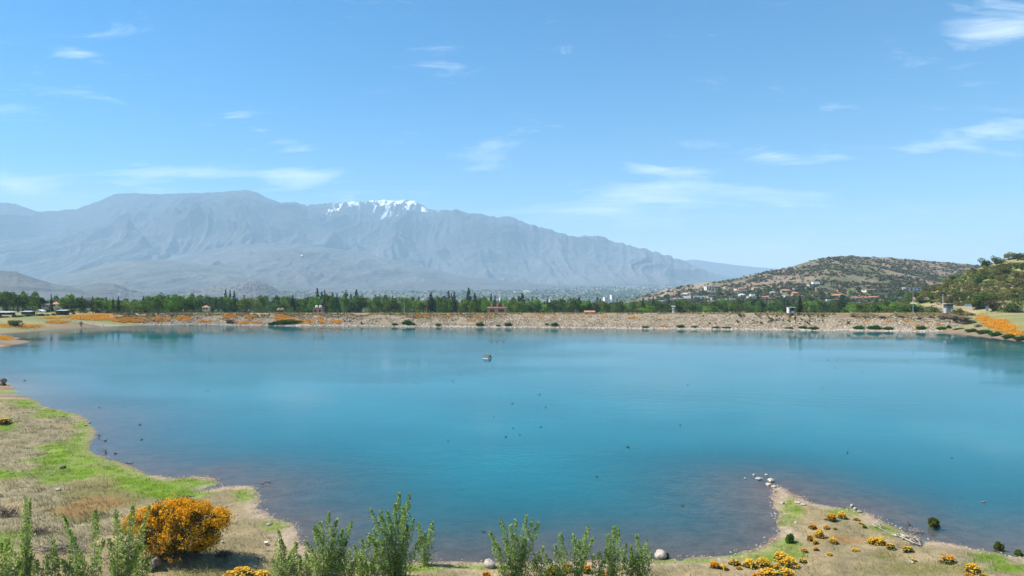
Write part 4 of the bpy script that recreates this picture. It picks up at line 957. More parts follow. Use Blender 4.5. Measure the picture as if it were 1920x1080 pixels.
while len(done) < 225 and tries < 15000:
    tries += 1
    px = fr_.uniform(1640, 1940); py = fr_.uniform(482, 590)
    top = np.interp(px, [p[0] for p in NEARH], [p[1] for p in NEARH])
    if py < top + 1 or py > 592: continue
    wp = fr_.uniform(11, 30); 
    if any((px - a) ** 2 + (2.0 * (py - b)) ** 2 < (.27 * (wp + c)) ** 2 for a, b, c in done): continue
    x, y, z = nearh.find(px, py)
    if vnoise(x / 16, y / 26, 9) < .26 or (y < 300 and px > 1850): continue
    done.append((px, py, wp)); k = y / F; r = fr_.random(); W = wp * k
    pr, lb, gp = (fr_.choice(P_SB), 'grey-green scrub bush on the right hillside', 'grey-green bushes on the right hillside') if r < .66 else ((fr_.choice(P_SBD), 'dark green scrub bush on the right hillside', 'dark bushes on the right hillside') if r < .72 else
                  ((fr_.choice(P_SBG), 'fresh green scrub bush on the right hillside', 'fresh green bushes on the right hillside') if r < .92 else (fr_.choice(P_OB), 'brownish olive scrub bush on the right hillside', 'brownish bushes on the right hillside')))
    o = place(pr, 'hillside_bush', lb, 'bush', (x, y, z - .2), fr_.uniform(0, 6), (W, W, W * fr_.uniform(.55, .85)), gp)
    ht_ = 'on the skyline' if py < top + 10 else ('at the hillside foot' if py > 573 else ('high on the hillside' if py - top < 32 else 'mid-slope'))
    pend(o, px, lb.split(' on the')[0], ht_ + ' ' + zone(px, [(1650, 'at its left end'), (1690, 'left of the lamp pole'), (1715, 'behind the lamp pole'), (1745, 'between lamp pole and hut'), (1778, 'above the dark hut'), (1815, 'above the pale blue board'), (1851, 'above the grey-blue board'), (1893, 'above the rounded tree'), (1920, 'at the right edge')]))

# ---------------------------------------------------------------- dam: riprap, weeds, flowers
rs = np.random.default_rng(21)
n = 13000; px = rs.uniform(212, 1815, n); t_ = rs.uniform(.02, .93, n) ** 1.0
keep = (t_ < .50 + .35 * vnoise(px / 22, px * 0, 4) + .12 * rs.random(n)) | ((px > 950) & (px < 1560) & (t_ < .8 + .15 * rs.random(n))); keep &= rs.random(n) < sstep(225, 330, px) * sstep(1815, 1770, px); px, t_ = px[keep], t_[keep]
x, y, z = dam_pt(px, t_)
M_RIP = mat_leaf('riprap_stone', (.150, .118, .078), (.33, .265, .180), (.52, .44, .33), rough=.9, trans=0.0, spec=.15)
tag(link('riprap_rocks', blob_mass('riprap_rocks', np.stack([x, y, z + .05], 1), rs.uniform(.15, .44, len(px)), M_RIP, 22)), 'pinkish grey rocks covering the dam face', kind='stuff')
n = 1700; px = rs.uniform(212, 1880, n); t_ = rs.uniform(-.02, .07, n); x, y, z = dam_pt(px, np.maximum(t_, 0)); 
M_RIPW = mat_leaf('bleached_stone', (.28, .235, .185), (.44, .38, .31), (.55, .49, .41), rough=.9, trans=0.0, spec=.15)
tag(link('waterline_stones', blob_mass('waterline_stones', np.stack([x, y, z + .02], 1), rs.uniform(.18, .48, n), M_RIPW, 23)), 'bleached pale stones along the waterline of the dam', kind='stuff')
n = 11000; px = rs.uniform(212, 1815, n); t_ = 1 - .52 * rs.random(n) ** 1.4
kd = (vnoise(px / 26, t_ * 4, 2) > .30 + .5 * np.maximum(.75 - t_, 0)) & ~((px > 950) & (px < 1420) & (t_ < .95)); px, t_ = px[kd], t_[kd]
x, y, z = dam_pt(px, t_)
L_DAMG = mat_leaf('dam_dry_weeds', (.085, .058, .026), (.20, .140, .060), (.22, .19, .07), rough=.8, trans=.15)
tag(link('dry_weeds', scrub_leaves('dry_weeds', np.stack([x, y, z], 1), rs.uniform(.2, .5, len(px)), L_DAMG, 24, 5)), 'brown dry weeds on the upper dam slope', kind='stuff')
n = 3600; px = rs.uniform(150, 1880, n); x, y, z = dam_pt(px, np.ones(n)); y = y + rs.uniform(-.3, 1.6, n); 
L_CRG = mat_leaf('crest_grass', (.24, .18, .06), (.42, .32, .12), (.55, .30, .05), rough=.8, trans=.2)
tag(link('crest_grass', scrub_leaves('crest_grass', np.stack([x, y, z + .1], 1), rs.uniform(.12, .34, n), L_CRG, 25, 5)), 'yellow-brown dry grass fringing the dam crest', kind='stuff')
def dam_or_ground(px, py):
    """surface point seen at that bearing and depression: dam face inside its span, bank elsewhere"""
    if 225 < px < 1812:
        wy2 = np.interp(px, fsx, fsy); t2 = np.linspace(0, 1, 60); x, y, z = dam_pt(np.full(60, px), t2)
        pr = 540 + F * (CAMZ - z) / y; k = int(np.argmin(np.abs(pr - py))); return x[k], y[k], z[k]
    return gpos(px, py, 150, 420)
def flower_patch(name, label, group, px, py, rx, ry, seed, n=None, fs=.24, blossom=None, leaf=None, hgt=.3):
    rs = np.random.default_rng(seed); n = n or int(max(45, rx * ry * 7.0))
    x0, y0, z0 = dam_or_ground(px, py); P = []
    k = y0 / F
    cand = 0
    while len(P) < n and cand < n * 4:
        cand += 1
        a = rs.uniform(0, 2 * pi); r = math.sqrt(rs.random()); qx, qy = px + rx * r * math.cos(a), py + ry * r * math.sin(a)
        if vnoise(qx / 5, qy / 1.6, seed) < .36: continue
        P.append((qx, qy))
    P = np.array(P)
    W = np.empty((len(P), 3)); gq = {}
    for i, (a, b) in enumerate(P):
        key = (round(a / 2), round(b * 2))
        if key not in gq: gq[key] = dam_or_ground(key[0] * 2, key[1] / 2)
        q_ = gq[key]; W[i] = q_
    on_dam = 225 < px < 1812
    W[:, 0] += rs.uniform(-.5, .5, len(P)); W[:, 1] += rs.uniform(-.8, .8, len(P)) * (1 if on_dam else 3)
    if not on_dam: W[:, 2] = gh(W[:, 0], W[:, 1])
    W -= np.array([x0, y0, z0])
    t = thing(name, label, 'flowers', (x0, y0, z0), group=group)
    Pl = np.repeat(W, 2, 0) + np.stack([rs.normal(0, .2, 2 * len(W)), rs.normal(0, .2, 2 * len(W)), rs.uniform(0, hgt * .7, 2 * len(W))], 1)
    V, Q = leaf_quads(Pl, .2, rs); link('foliage', mesh_np('poppy_foliage', V, [Q]), leaf or L_POPY, t)
    Pf = np.repeat(W, 3, 0) + np.stack([rs.normal(0, .25, 3 * len(W)), rs.normal(0, .25, 3 * len(W)), rs.uniform(hgt * .5, hgt * 1.1, 3 * len(W))], 1)
    V, Q = leaf_quads(Pf, rs.uniform(.6, 1.2, len(Pf)) * fs, rs, up=.3); link('blossom', mesh_np('poppy_blossom', V, [Q]), blossom or L_ORA, t)
BIGP = [(185, 595, 66, 6, 'largest orange poppy drift on the left end of the dam'), (243, 600.5, 36, 5, 'bright orange poppy drift at the waterline right of the largest one'), (106, 604, 22, 2.6, 'thin strip of orange poppies below the dirt track on the left bank'),
        (14, 611, 14, 3, 'orange poppy patch left of the dark bush on the left bank'), (54, 612.5, 22, 3, 'orange poppy patch right of the dark bush on the left bank'), (7, 634, 12, 4, 'orange poppies on the small rocky spit at the left edge'),
        (1843, 597, 10, 6, 'orange poppy patch at the top of the right abutment'), (1866, 606, 22, 9, 'largest orange poppy drift on the right abutment'), (1884, 616, 20, 7, 'orange poppy drift lower on the right abutment'), (1905, 625, 16, 4, 'orange poppies just above the green reeds at the right edge'), (100, 596, 25, 2, 'sparse orange poppies beside the dirt track on the left bank')]
for i, (px, py, rx, ry, lab) in enumerate(BIGP): flower_patch('poppy_drift', lab, 'large poppy drifts by the far shore', px, py, rx, ry, 200 + i, fs=.30)
SMALLP = [(300, 599, 20, 3), (345, 598, 12, 4), (430, 594, 14, 3), (470, 594, 10, 3), (455, 605, 14, 2), (385, 602, 12, 2), (528, 596, 12, 5), (540, 602, 16, 4), (570, 603, 16, 3), (605, 604, 6, 3), (630, 604, 10, 3), (480, 605, 10, 2), (600, 597, 5, 2),
          (785, 593, 6, 4), (800, 594, 8, 3), (840, 594, 8, 3), (860, 592, 4, 2), (895, 595, 6, 3), (885, 600, 10, 3), (903, 600, 5, 3), (920, 594, 10, 2), (755, 596, 4, 2), (997, 596, 4, 3), (1015, 596, 6, 2), (1038, 595, 3, 2), (1067, 595, 3, 4),
          (1090, 594, 3, 2), (1107, 594, 3, 2), (1132, 594, 8, 2), (1185, 596, 10, 3), (1197, 599, 5, 3), (1235, 600, 4, 2), (1250, 599, 3, 2), (1245, 612, 10, 2), (1665, 603, 8, 2), (1700, 602, 6, 3), (1715, 611, 6, 3), (1740, 604, 6, 2), (1625, 602, 6, 2), (1480, 599, 4, 2), (1760, 609, 5, 2)]
SMALLP.sort()
for i, (px, py, rx, ry) in enumerate(SMALLP): flower_patch('poppy_patch', f'orange poppy patch on the rocky dam face, {ordw(i + 1)} from the left', 'poppy patches on the dam face', px, py, rx * (1.15 if px < 640 else .9), ry * (1.2 if px < 640 else .85), 300 + i, fs=.30 if px < 640 else .22)
REEDS = sorted([(538, 605, 29, 4.5), (510, 607.5, 9, 3), (763, 606, 10, 5), (774, 608, 6, 3), (740, 608, 7, 2.5), (821, 609, 6, 2.5), (900, 609, 9, 4), (953, 609, 8, 3.5), (934, 610.5, 5, 2), (1040, 609, 8, 3.5), (1025, 608, 4, 2), (1209, 613, 8, 2), (1276, 612, 9, 3), (1302, 613, 7, 2),
         (1343, 614, 8, 2.2), (1362, 614.5, 10, 2), (1480, 615.5, 9, 2), (1505, 614.5, 9, 3), (1526, 615.5, 11, 3), (1610, 615, 11, 4), (1640, 615, 15, 4.5), (1665, 616, 11, 3), (1728, 615.5, 10, 4), (1765, 616.5, 10, 3.5), (1779, 614, 5, 4), (1800, 618, 13, 3.2), (1822, 620, 13, 3.5), (1845, 623, 15, 4), (1867, 627, 14, 4.2), (1891, 631.5, 13, 4.2), (1914, 635, 14, 4.5)])
for i, (px, py, rx, ry) in enumerate(REEDS):
    x, y, z = dam_or_ground(px, py + ry * .6); k = y / F
    lab = f'fresh green reed clump at the far waterline, {ordw(i + 1)} from the left'
    place(P_REED[i % 2], 'reed_clump', lab, 'reeds', (x, y, z - .1), fr_.uniform(-.06, .06), (rx * 2 * k * 1.2, min(rx * 2 * k, 3.0), ry * 2 * k * .95), 'green reed clumps along the far waterline')
x, y, z = dam_or_ground(430, 606); place(P_BRN[0], 'dead_shrub', 'wide purplish brown shrub mound on the left part of the dam face', 'shrub', (x, y, z), .0, (6.4, 3.5, 2.0))
BRN = [(1770, 596, 14, 4), (1790, 597, 16, 5), (1808, 600, 16, 5), (1822, 604, 12, 4), (1835, 611, 10, 3), (1655, 595, 11, 2.5), (1625, 595, 9, 2), (1690, 594, 9, 2.5), (1725, 597, 10, 3), (1745, 595, 9, 2.5), (1600, 593, 8, 2)]
for i, (px, py, rx, ry) in enumerate(BRN):
    x, y, z = dam_or_ground(px, py + ry * .6); k = y / F
    o = place(P_BRN[i % 2], 'dead_shrub', 'grey-brown dry shrub on the upper right dam slope', 'shrub', (x, y, z - .1), fr_.uniform(0, 6), (rx * 2 * k * 1.1, rx * 1.5 * k, ry * 2 * k), 'dry shrubs on the right dam slope'); pend(o, px, 'grey-brown dry shrub', 'on the upper right dam slope')
for i in range(58):
    px = fr_.uniform(1382, 1545); py = fr_.uniform(590, 609) if i % 3 else fr_.uniform(590, 597); x, y, z = dam_or_ground(px, py); k = y / F; s_ = fr_.uniform(3.5, 7.5) * k
    o = place(fr_.choice(P_SBD + P_OB), 'dam_bush', 'small dark bush on the dam face below the white shed', 'bush', (x, y, z - .05), fr_.uniform(0, 6), (s_, s_, s_ * .9), 'small bushes on the dam below the white shed')
    pend(o, px, 'small dark bush ' + ('high' if py < 596 else ('low' if py > 603 else 'midway')) + ' on the dam face', 'left of the white shed' if px < 1470 else ('below the white shed' if px < 1500 else 'right of the gauge post'))
for (px, py, wp, lab) in ((1318, 594, 6, 'single dark green bush high on the dam face under the long house'), (1330, 608, 5, 'left of a pair of small green bushes low on the dam face'), (1341, 608, 5, 'right of a pair of small green bushes low on the dam face'), (1590, 608, 7, 'small green bush on the dam face left of the long reed strip'), (848, 602, 5, 'small green bush on the pale rocks left of the red-brick building'), (646, 604, 6, 'small dark bush just right of the orange poppies on the dam'), (656, 604, 5, 'second small dark bush right of the orange poppies on the dam'), (677, 607, 6, 'small dark bush low on the dam among pale rocks'), (468, 603, 5, 'small round green bush on the left dam face')):
    x, y, z = dam_or_ground(px, py); k = y / F; place(fr_.choice(P_SBD), 'dam_bush', lab, 'bush', (x, y, z - .05), 0.3, (wp * k, wp * k, wp * k * .9))

# ---------------------------------------------------------------- left bank things
x, y, z = gpos(30, 611, 150, 420); place(P_SBD[0], 'bush', 'large dark spreading bush on the grassy left bank', 'bush', (x, y, z - .1), 0, (6.5, 4.0, 2.9))
x, y, z = gpos(152, 613, 150, 420)
b = MB(); b.tube([(0, 0, -.2), (.1, 0, .8), (-.2, .1, 1.8)], [.18, .14, .07], 6); b.tube([(.1, 0, .8), (.6, .1, 1.7)], [.1, .05], 5); b.tube([(.05, 0, .6), (-.5, 0, 1.5)], [.09, .04], 5)
t = thing('dead_tree', 'small dark bare tree stump at the left shoreline', 'tree', (x, y, z)); link('trunk', b.mesh('stump'), M_WOODD, t)
rs_ = np.random.default_rng(3); V, Q = leaf_quads(np.array([0, 0, 1.5]) + rs_.normal(0, .38, (120, 3)), .25, rs_); tag(link('twigs', mesh_np('stump_twigs', V, [Q]), L_BRN, t), kind='stuff')
for i, (px, py, lab) in enumerate(((108, 600, 'white marker post highest on the left bank'), (142, 604, 'second white marker post down the left bank'), (175, 608, 'third white marker post down the left bank'), (194, 612, 'white marker post standing at the left waterline'))):
    x, y, z = gpos(px, py, 150, 420); b = MB(); b.tube([(0, 0, -.2), (0, 0, 1.0), (0, 0, 1.05)], [.12, .12, .02], 8); c = MB(); c.tube([(0, 0, .7), (0, 0, .82)], [.125, .125], 8)
    t = thing('marker_post', lab, 'post', (x, y, z), group='white marker posts'); link('post', b.mesh('post'), M_POST, t); link('band', c.mesh('band'), M_RTILE, t)
def shed(name, label, px, py_base, wp, hp, Y, dp=3.0, wallm=None, roofm=None, tilt=.1):
    k = Y / F; x = (px - 960) * k; z = CAMZ - (py_base - 540) * k; w_, h_ = wp * k, hp * k
    t = thing(name, label, 'shed', (x, Y, z), .05)
    b = MB(); b.box(0, 0, h_ * .42 - .4, w_ * .96, dp, h_ * .84 + .8); link('wall', b.mesh('shed_wall'), wallm, t)
    b = MB(); e = .3
    V = [(-w_ / 2 - e, -dp / 2 - e, h_ * .88), (w_ / 2 + e, -dp / 2 - e, h_ * .88), (w_ / 2 + e, dp / 2 + e, h_ * .88 + tilt * dp), (-w_ / 2 - e, dp / 2 + e, h_ * .88 + tilt * dp)]
    V += [(v[0], v[1], v[2] + .12) for v in V]; b.add(V, [(0, 3, 2, 1), (4, 5, 6, 7), (0, 1, 5, 4), (1, 2, 6, 5), (2, 3, 7, 6), (3, 0, 4, 7)]); link('roof', b.mesh('shed_roof'), roofm, t)
    n = max(2, int(w_ / 2.5))
    for i in range(n):
        c = MB(); c.box(-w_ / 2 + w_ * (i + .5) / n, -dp / 2 - .02, h_ * .38, w_ / n * .5, .08, h_ * .5); link('opening', c.mesh('shed_opening'), M_GLASS, t)
    return t
shed('long_shed', 'long low dark shed with pale roof at the left frame edge', 8, 593, 30, 8, 300, 4, M_WOODD, M_GREYW)
shed('long_shed', 'low dark shed with pale roof below the tall left tree', 53, 590, 18, 6, 303, 3, M_WOODD, M_GREYW)
shed('long_shed', 'low dark shed with grey roof left of the round-topped dark tree', 118, 587, 16, 5, 308, 3, M_WOODD, M_GREYW)
for i in range(16):
    px = -6 + i * 9.5 + fr_.uniform(-3, 3); x, y, z = gpos(px, 596 - i * .45, 200, 420)
    o = place(fr_.choice(P_SBD), 'bush', 'dark hedge bush by the low sheds', 'bush', (x, y, z - .2), fr_.uniform(0, 6), (fr_.uniform(2.2, 3.6), 2.2, fr_.uniform(1.0, 1.9)), 'dark hedge by the left sheds'); pend(o, px, 'dark hedge bush', 'below the low sheds at left')
# white tent-like canopy
k = 305 / F; x = (73 - 960) * k; zc_ = CAMZ - (587 - 540) * k; t = thing('canopy', 'bright white rounded canopy in front of the left trees', 'canopy', (x, 305, zc_))
V = []; Q = []
for i in range(9):
    a = pi * i / 8
    for j, yy in enumerate((-1.6, 1.6)): V.append((-2.3 * math.cos(a), yy, .5 + 1.0 * math.sin(a)))
for i in range(8): Q.append((2 * i, 2 * i + 1, 2 * i + 3, 2 * i + 2))
link('cover', mesh_np('canopy_cover', V, [np.array(Q)]), M_POST, t)
for sx in (-1, 1):
    for sy in (-1, 1):
        b = MB(); b.tube([(sx * 2.2, sy * 1.5, -1.0), (sx * 2.2, sy * 1.5, .6)], .06, 6); link('leg', b.mesh('canopy_leg'), M_STEEL, t)

# ---------------------------------------------------------------- things on the dam crest and at the right
def crest(px, dy=2.5):
    x, y, z = dam_pt(np.array([px]), np.array([1.0])); return float(x[0] * (y[0] + dy) / y[0]), float(y[0] + dy), float(z[0] + .1)
x, y, z = crest(1483); t = thing('gate_shed', 'small white shed with dark open front standing on the dam crest', 'shed', (x, y, z))
for nm, bx, mm in (('wall', (-1.05, 0, 1.15, .7, 1.8, 2.3), M_WHITE), ('back_wall', (.35, .8, 1.1, 2.1, .15, 2.2), M_DROOF), ('side_wall', (1.35, 0, 1.05, .12, 1.7, 2.1), M_GREYW), ('counter', (.5, -.6, .5, 1.2, .4, .9), M_WHITE), ('roof', (.1, 0, 2.4, 3.4, 2.5, .14), M_PROOF)):
    b = MB(); b.box(*bx); link(nm, b.mesh('gate_shed_' + nm), mm, t)
x, y, z = crest(1778, 4); t = thing('watch_hut', 'tall dark hut with flat roof and teal panel on the right end of the dam', 'hut', (x, y, z))
for nm, bx, mm in (('cabin', (0, 0, 2.9, 2.6, 2.2, 1.5), M_DROOF), ('panel', (0, -1.13, 2.3, 2.5, .06, .9), M_TEAL), ('lower_wall', (-.2, .3, .9, 2.1, 1.4, 2.0), M_GREYW), ('window', (0, -1.12, 3.15, 1.9, .05, .6), M_GLASS), ('roof', (0, 0, 3.85, 3.7, 3.2, .25), M_GREYW)):
    b = MB(); b.box(*bx); link(nm, b.mesh('watch_hut_' + nm), mm, t)
for sx in (-1.2, 1.2):
    for sy in (-1, 1):
        b = MB(); b.tube([(sx, sy, -.2), (sx, sy, 2.2)], .08, 6); link('post', b.mesh('hut_post'), M_STEEL, t)
def sign(name, label, px, py, wp, hp, Y, zg, boardm):
    k = Y / F; x = (px - 960) * k; z = CAMZ - (py - 540) * k; t = thing(name, label, 'sign', (x, Y, zg))
    b = MB(); b.box(0, 0, z - zg, wp * k, .08, hp * k); link('board', b.mesh('sign_board'), boardm, t)
    for s in (-.35, .35):
        c = MB(); c.tube([(s * wp * k, .08, -.3), (s * wp * k, .08, z - zg + hp * k * .45)], .05, 6); link('post', c.mesh('sign_post'), M_STEEL, t)
sign('sign_board', 'wide pale blue sign board on posts right of the dark hut', 1815, 572, 12, 4.5, 292, gz1((1815 - 960) / F * 292, 292), M_BLUEB)
sign('information_board', 'narrow upright grey-blue board by the path at right', 1851, 579, 4.5, 9, 283, gz1((1851 - 960) / F * 283, 283), M_STEEL)
def pole(name, label, px, ytop, ybase, Y, r, mm, lamp=False):
    k = Y / F; x = (px - 960) * k; zb = CAMZ - (ybase - 540) * k; zt = CAMZ - (ytop - 540) * k; t = thing(name, label, 'pole', (x, Y, zb))
    b = MB(); b.tube([(0, 0, -.6), (0, 0, (zt - zb) * .5), (0, 0, zt - zb)], [r, r * .85, r * .6], 8); link('shaft', b.mesh('pole_shaft'), mm, t)
    c = MB(); c.box(0, 0, zt - zb, .5, .16, .12) if lamp else c.tube([(0, 0, zt - zb), (0, 0, zt - zb + .15)], [r * .9, r * .2], 8); link('head' if lamp else 'cap', c.mesh('pole_head'), mm, t)
pole('lamp_pole', 'tall thin pale green lamp pole on the crest left of the dark hut', 1712, 545, 588, 284, .11, M_STEEL, True)
pole('pole', 'thin pale pole rising just behind the dark hut', 1768, 552, 586, 292, .09, M_POST)
pole('pole', 'thin grey pole among the trees behind the middle of the dam', 758, 563, 588, 310, .10, M_STEEL, True)
pole('gauge_post', 'dark upright gauge post on the dam face below the cone-shaped conifer', 1492, 582, 611, 268, .12, M_WOODD)
pole('pole', 'short orange-brown post behind the crest left of the shaggy conifer', 800, 575, 588, 309, .12, M_RTILE)

# ---------------------------------------------------------------- far city
rs = np.random.default_rng(41)
def city_mesh(name, n, gen, seed):
    rs = np.random.default_rng(seed); mb = []
    V = np.empty((n, 8, 3))
    b0 = np.array([(-.5, -.5, 0), (.5, -.5, 0), (.5, .5, 0), (-.5, .5, 0), (-.5, -.5, 1), (.5, -.5, 1), (.5, .5, 1), (-.5, .5, 1)])
    for i in range(n):
        x, y, z, w_, d_, h_ = gen(rs); a = rs.uniform(-.6, .6); c, s = math.cos(a), math.sin(a)
        q = b0 * np.array([w_, d_, h_]); V[i, :, 0] = x + q[:, 0] * c - q[:, 1] * s; V[i, :, 1] = y + q[:, 0] * s + q[:, 1] * c; V[i, :, 2] = z + q[:, 2] - 1
    Q = (np.arange(n)[:, None, None] * 8 + np.array([(4, 5, 6, 7), (0, 1, 5, 4), (1, 2, 6, 5), (2, 3, 7, 6), (3, 0, 4, 7)])[None]).reshape(-1, 4)
    return mesh_np(name, V.reshape(-1, 3), [Q])
def gen_city(rs):
    while True:
        Y = rs.uniform(2700, 7400); px = rs.uniform(150, 1420); x = (px - 960) / F * Y
        if vnoise(x / 420, Y / 420, 8) > rs.uniform(.40, .75): break
    s_ = Y / 3500; big_ = rs.random() < .08
    return x, Y, gz1(x, Y), rs.uniform(7, 16) * s_ * (2.6 if big_ else 1), rs.uniform(6, 10) * s_, rs.uniform(3, 7) * s_ * (1.3 if big_ else 1)
M_CITY = mat_leaf('city_walls', (.45, .43, .40), (.85, .84, .82), (.55, .36, .28), rough=.8, trans=0.0)
tag(link('distant_city', city_mesh('distant_city', 1900, gen_city, 42), M_CITY), 'white specks of the far city across the hazy valley', kind='stuff')
def gen_town(rs):
    px = rs.normal(470, 26); py = rs.uniform(533, 566); x, y, z = knoll.find(px, py)
    return x, y, z, rs.uniform(5, 11), rs.uniform(5, 8), rs.uniform(3, 6)
tag(link('knoll_town', city_mesh('knoll_town', 420, gen_town, 43), M_CITY), 'dense white houses covering the small hazy knoll', kind='stuff')
def gen_fv(rs):
    px = rs.uniform(200, 400); py = rs.uniform(545, 570); x, y, z = knoll.find(px, py)
    return x, y, z, rs.uniform(10, 28), 9, rs.uniform(4, 7)
tag(link('valley_houses', city_mesh('valley_houses', 110, gen_fv, 44), M_CITY), 'scattered pale houses at the foot of the left hills', kind='stuff')
C = []; S = []
while len(C) < 7000:
    Y = rs.uniform(700, 6500); px = rs.uniform(-100, 1420); x = (px - 960) / F * Y; s_ = rs.uniform(4, 9) * (Y / 2500) ** .5; C.append((x, Y, gz1(x, Y) + s_ * .3)); S.append(s_)
tag(link('valley_trees', scrub_leaves('valley_trees', np.array(C), np.array(S), L_DARK, 46, 8, 1.0)), 'dark trees of the hazy valley between the far houses', kind='stuff')
TOW = [(1136, 557, 574, 9.5, 2400, 'left and lower of the two white apartment towers'), (1149, 553, 574, 9.5, 2400, 'right and taller of the two white apartment towers'), (1142, 570, 580, 14, 1700, 'wide white block in front of the two apartment towers'), (768, 558, 578, 9, 1800, 'white slab block between the trees left of the lone shaggy conifer'),
       (827, 557, 576, 8, 2200, 'pale tower between the shaggy conifer and the conifer trio'), (1033, 561, 576, 7, 2400, 'pale block between the two right-hand conifer groups, left one'), (1062, 561, 576, 9, 2400, 'pale block between the two right-hand conifer groups, right one'), (940, 558, 576, 8, 2600, 'pinkish tower behind the salmon brick building'), (961, 562, 578, 21, 2300, 'wide pale frame-like office block right of the pinkish tower'),
       (1075, 550, 552, 9, 5200, 'far white hall in the valley left of the scrub hill'), (1020, 548, 553, 22, 5200, 'long far white hall in the middle of the valley'), (948, 548, 551, 9, 5200, 'small far white hall left of the long one')]
for (px, yt, yb, wp, Y, lab) in TOW:
    k = Y / F; x = (px - 960) * k; zb = CAMZ - (yb - 540) * k; zt = CAMZ - (yt - 540) * k; w_ = wp * k; zg = min(zb, gz1(x, Y)) - 1
    t = thing('apartment_tower' if zt - zb > 15 else 'white_hall', lab, 'building', (x, Y, zg), .3 if wp < 12 else .1)
    H = zt - zg; b = MB(); b.box(0, 0, H / 2, w_ * .9, min(w_ * .8, 18), H); link('wall', b.mesh('tower_wall'), M_WHITE, t)
    b = MB(); b.box(0, 0, H + .4, w_ * .94, min(w_ * .84, 18.6), .8); link('roof', b.mesh('tower_roof'), M_GREYW, t)
    if zt - zb > 15:
        nfl = int((zt - zb) / 3.6)
        for f in range(1, min(nfl, 9)):
            c = MB(); c.box(0, -min(w_ * .8, 18) / 2 - .05, H - f * 3.6 + 1.4, w_ * .74, .3, 1.3); link('window_band', c.mesh('window_band'), M_GLASS, t)
# tethered white balloon
Y = 2600.0; k = Y / F; x = (567 - 960) * k; z = CAMZ + (540 - 481) * k
b = MB(); pr_ = [(0, -6.2), (1.2, -5.8), (3.2, -3.6), (5.2, -.6), (5.9, 1.8), (5.2, 4.2), (3.2, 5.9), (0.05, 6.5)]
b.tube([(0, 0, a[1]) for a in pr_], [max(a[0], .05) for a in pr_], 16)
t = thing('balloon', 'small white balloon floating in front of the hazy mountains', 'balloon', (x, Y, z)); me = b.mesh('balloon_envelope'); smooth(me); link('envelope', me, M_BALLOON, t)
b = MB(); b.box(0, 0, -8.6, 1.6, 1.6, 1.2); link('basket', b.mesh('balloon_basket'), M_WOODD, t)
for sx in (-.7, .7):
    b = MB(); b.tube([(sx, 0, -8.0), (sx * 1.4, 0, -5.6)], .08, 4); link('rope', b.mesh('balloon_rope'), M_WOODD, t)

# ---------------------------------------------------------------- on the water: duck house, ducks
x, y = wpt(913.5, 672); t = thing('duck_house', 'floating duck house with dark pitched roof and white gable in mid-lake', 'duck house', (x, y, 0), RAD(-38), (1, 1, .85))
b = MB(); b.box(0, 0, .05, 1.5, 1.25, .22); link('raft', b.mesh('raft'), M_POST, t)
b = MB(); b.add([(-.62, -.42, .17), (.62, -.42, .17), (.62, .42, .17), (-.62, .42, .17), (-.62, 0, .82), (.62, 0, .82)], [(0, 1, 5, 4), (2, 3, 4, 5)], [(0, 4, 3), (1, 2, 5)]); link('wall', b.mesh('duck_house_wall'), M_POST, t)
for s in (-1, 1):
    b = MB(); V = [(-.8, s * .62, .2), (.8, s * .62, .2), (.8, 0, .98), (-.8, 0, .98)]; V += [(v[0], v[1] + s * .03, v[2] + .05) for v in V]
    b.add(V, [(0, 1, 2, 3), (4, 5, 6, 7), (0, 1, 5, 4), (1, 2, 6, 5), (2, 3, 7, 6), (3, 0, 4, 7)]); link('roof_panel', b.mesh('roof_panel'), M_DROOF, t)
def duck_mesh(name, mat):
    prof = [(-.26, .10, .012), (-.22, .09, .03), (-.14, .075, .075), (0, .065, .105), (.10, .07, .10), (.17, .085, .07), (.20, .13, .042), (.205, .19, .034), (.215, .235, .038), (.24, .255, .042), (.27, .25, .032), (.295, .238, .016), (.325, .232, .010)]
    V = []; Q = []; n = 8
    for i, (x, z, r) in enumerate(prof):
        for k in range(n):
            a = 2 * pi * k / n
            if i < 6: V.append((x, math.cos(a) * r, z + math.sin(a) * r * .8))
            else:
                up = i < 9
                V.append((x + (math.sin(a) * r if up else 0) * -1, math.cos(a) * r * .9, z + (0 if up else math.sin(a) * r)))
        if i:
            for k in range(n): Q.append(((i - 1) * n + k, (i - 1) * n + (k + 1) % n, i * n + (k + 1) % n, i * n + k))
    me = mesh_np(name, V, [np.array(Q)]); smooth(me); me.materials.append(mat); return me
DK = duck_mesh('duck', M_DUCK); DKB = duck_mesh('duck_brown', M_DUCKB)
DUCKS = [(389, 733), (862, 702), (848, 715), (926, 782), (961, 757), (1023, 764), (1014, 801), (962, 803), (948, 820), (975, 816), (840, 827), (1177, 839), (1275, 798), (1119, 894), (1280, 949), (1784, 859), (1552, 675), (1571, 674), (1565, 690), (1618, 699), (1542, 728), (1699, 677), (1828, 675), (907, 998), (1290, 722), (924, 684), (1012, 740)]
for (px, py) in DUCKS:
    x, y = wpt(px, py); o = place([('duck', DK, None)], 'duck', 'small dark duck floating on the open lake', 'duck', (x, y, -.01), fr_.uniform(0, 6.28), fr_.uniform(.5, .72), 'ducks on the open lake')
    pend(o, px, 'small dark duck', ('far out' if py < 735 else ('mid-lake' if py < 850 else 'near the foreground')) + ' ' + ('left of the duck house' if px < 900 else ('below the duck house' if px < 1060 else 'right of the duck house')))
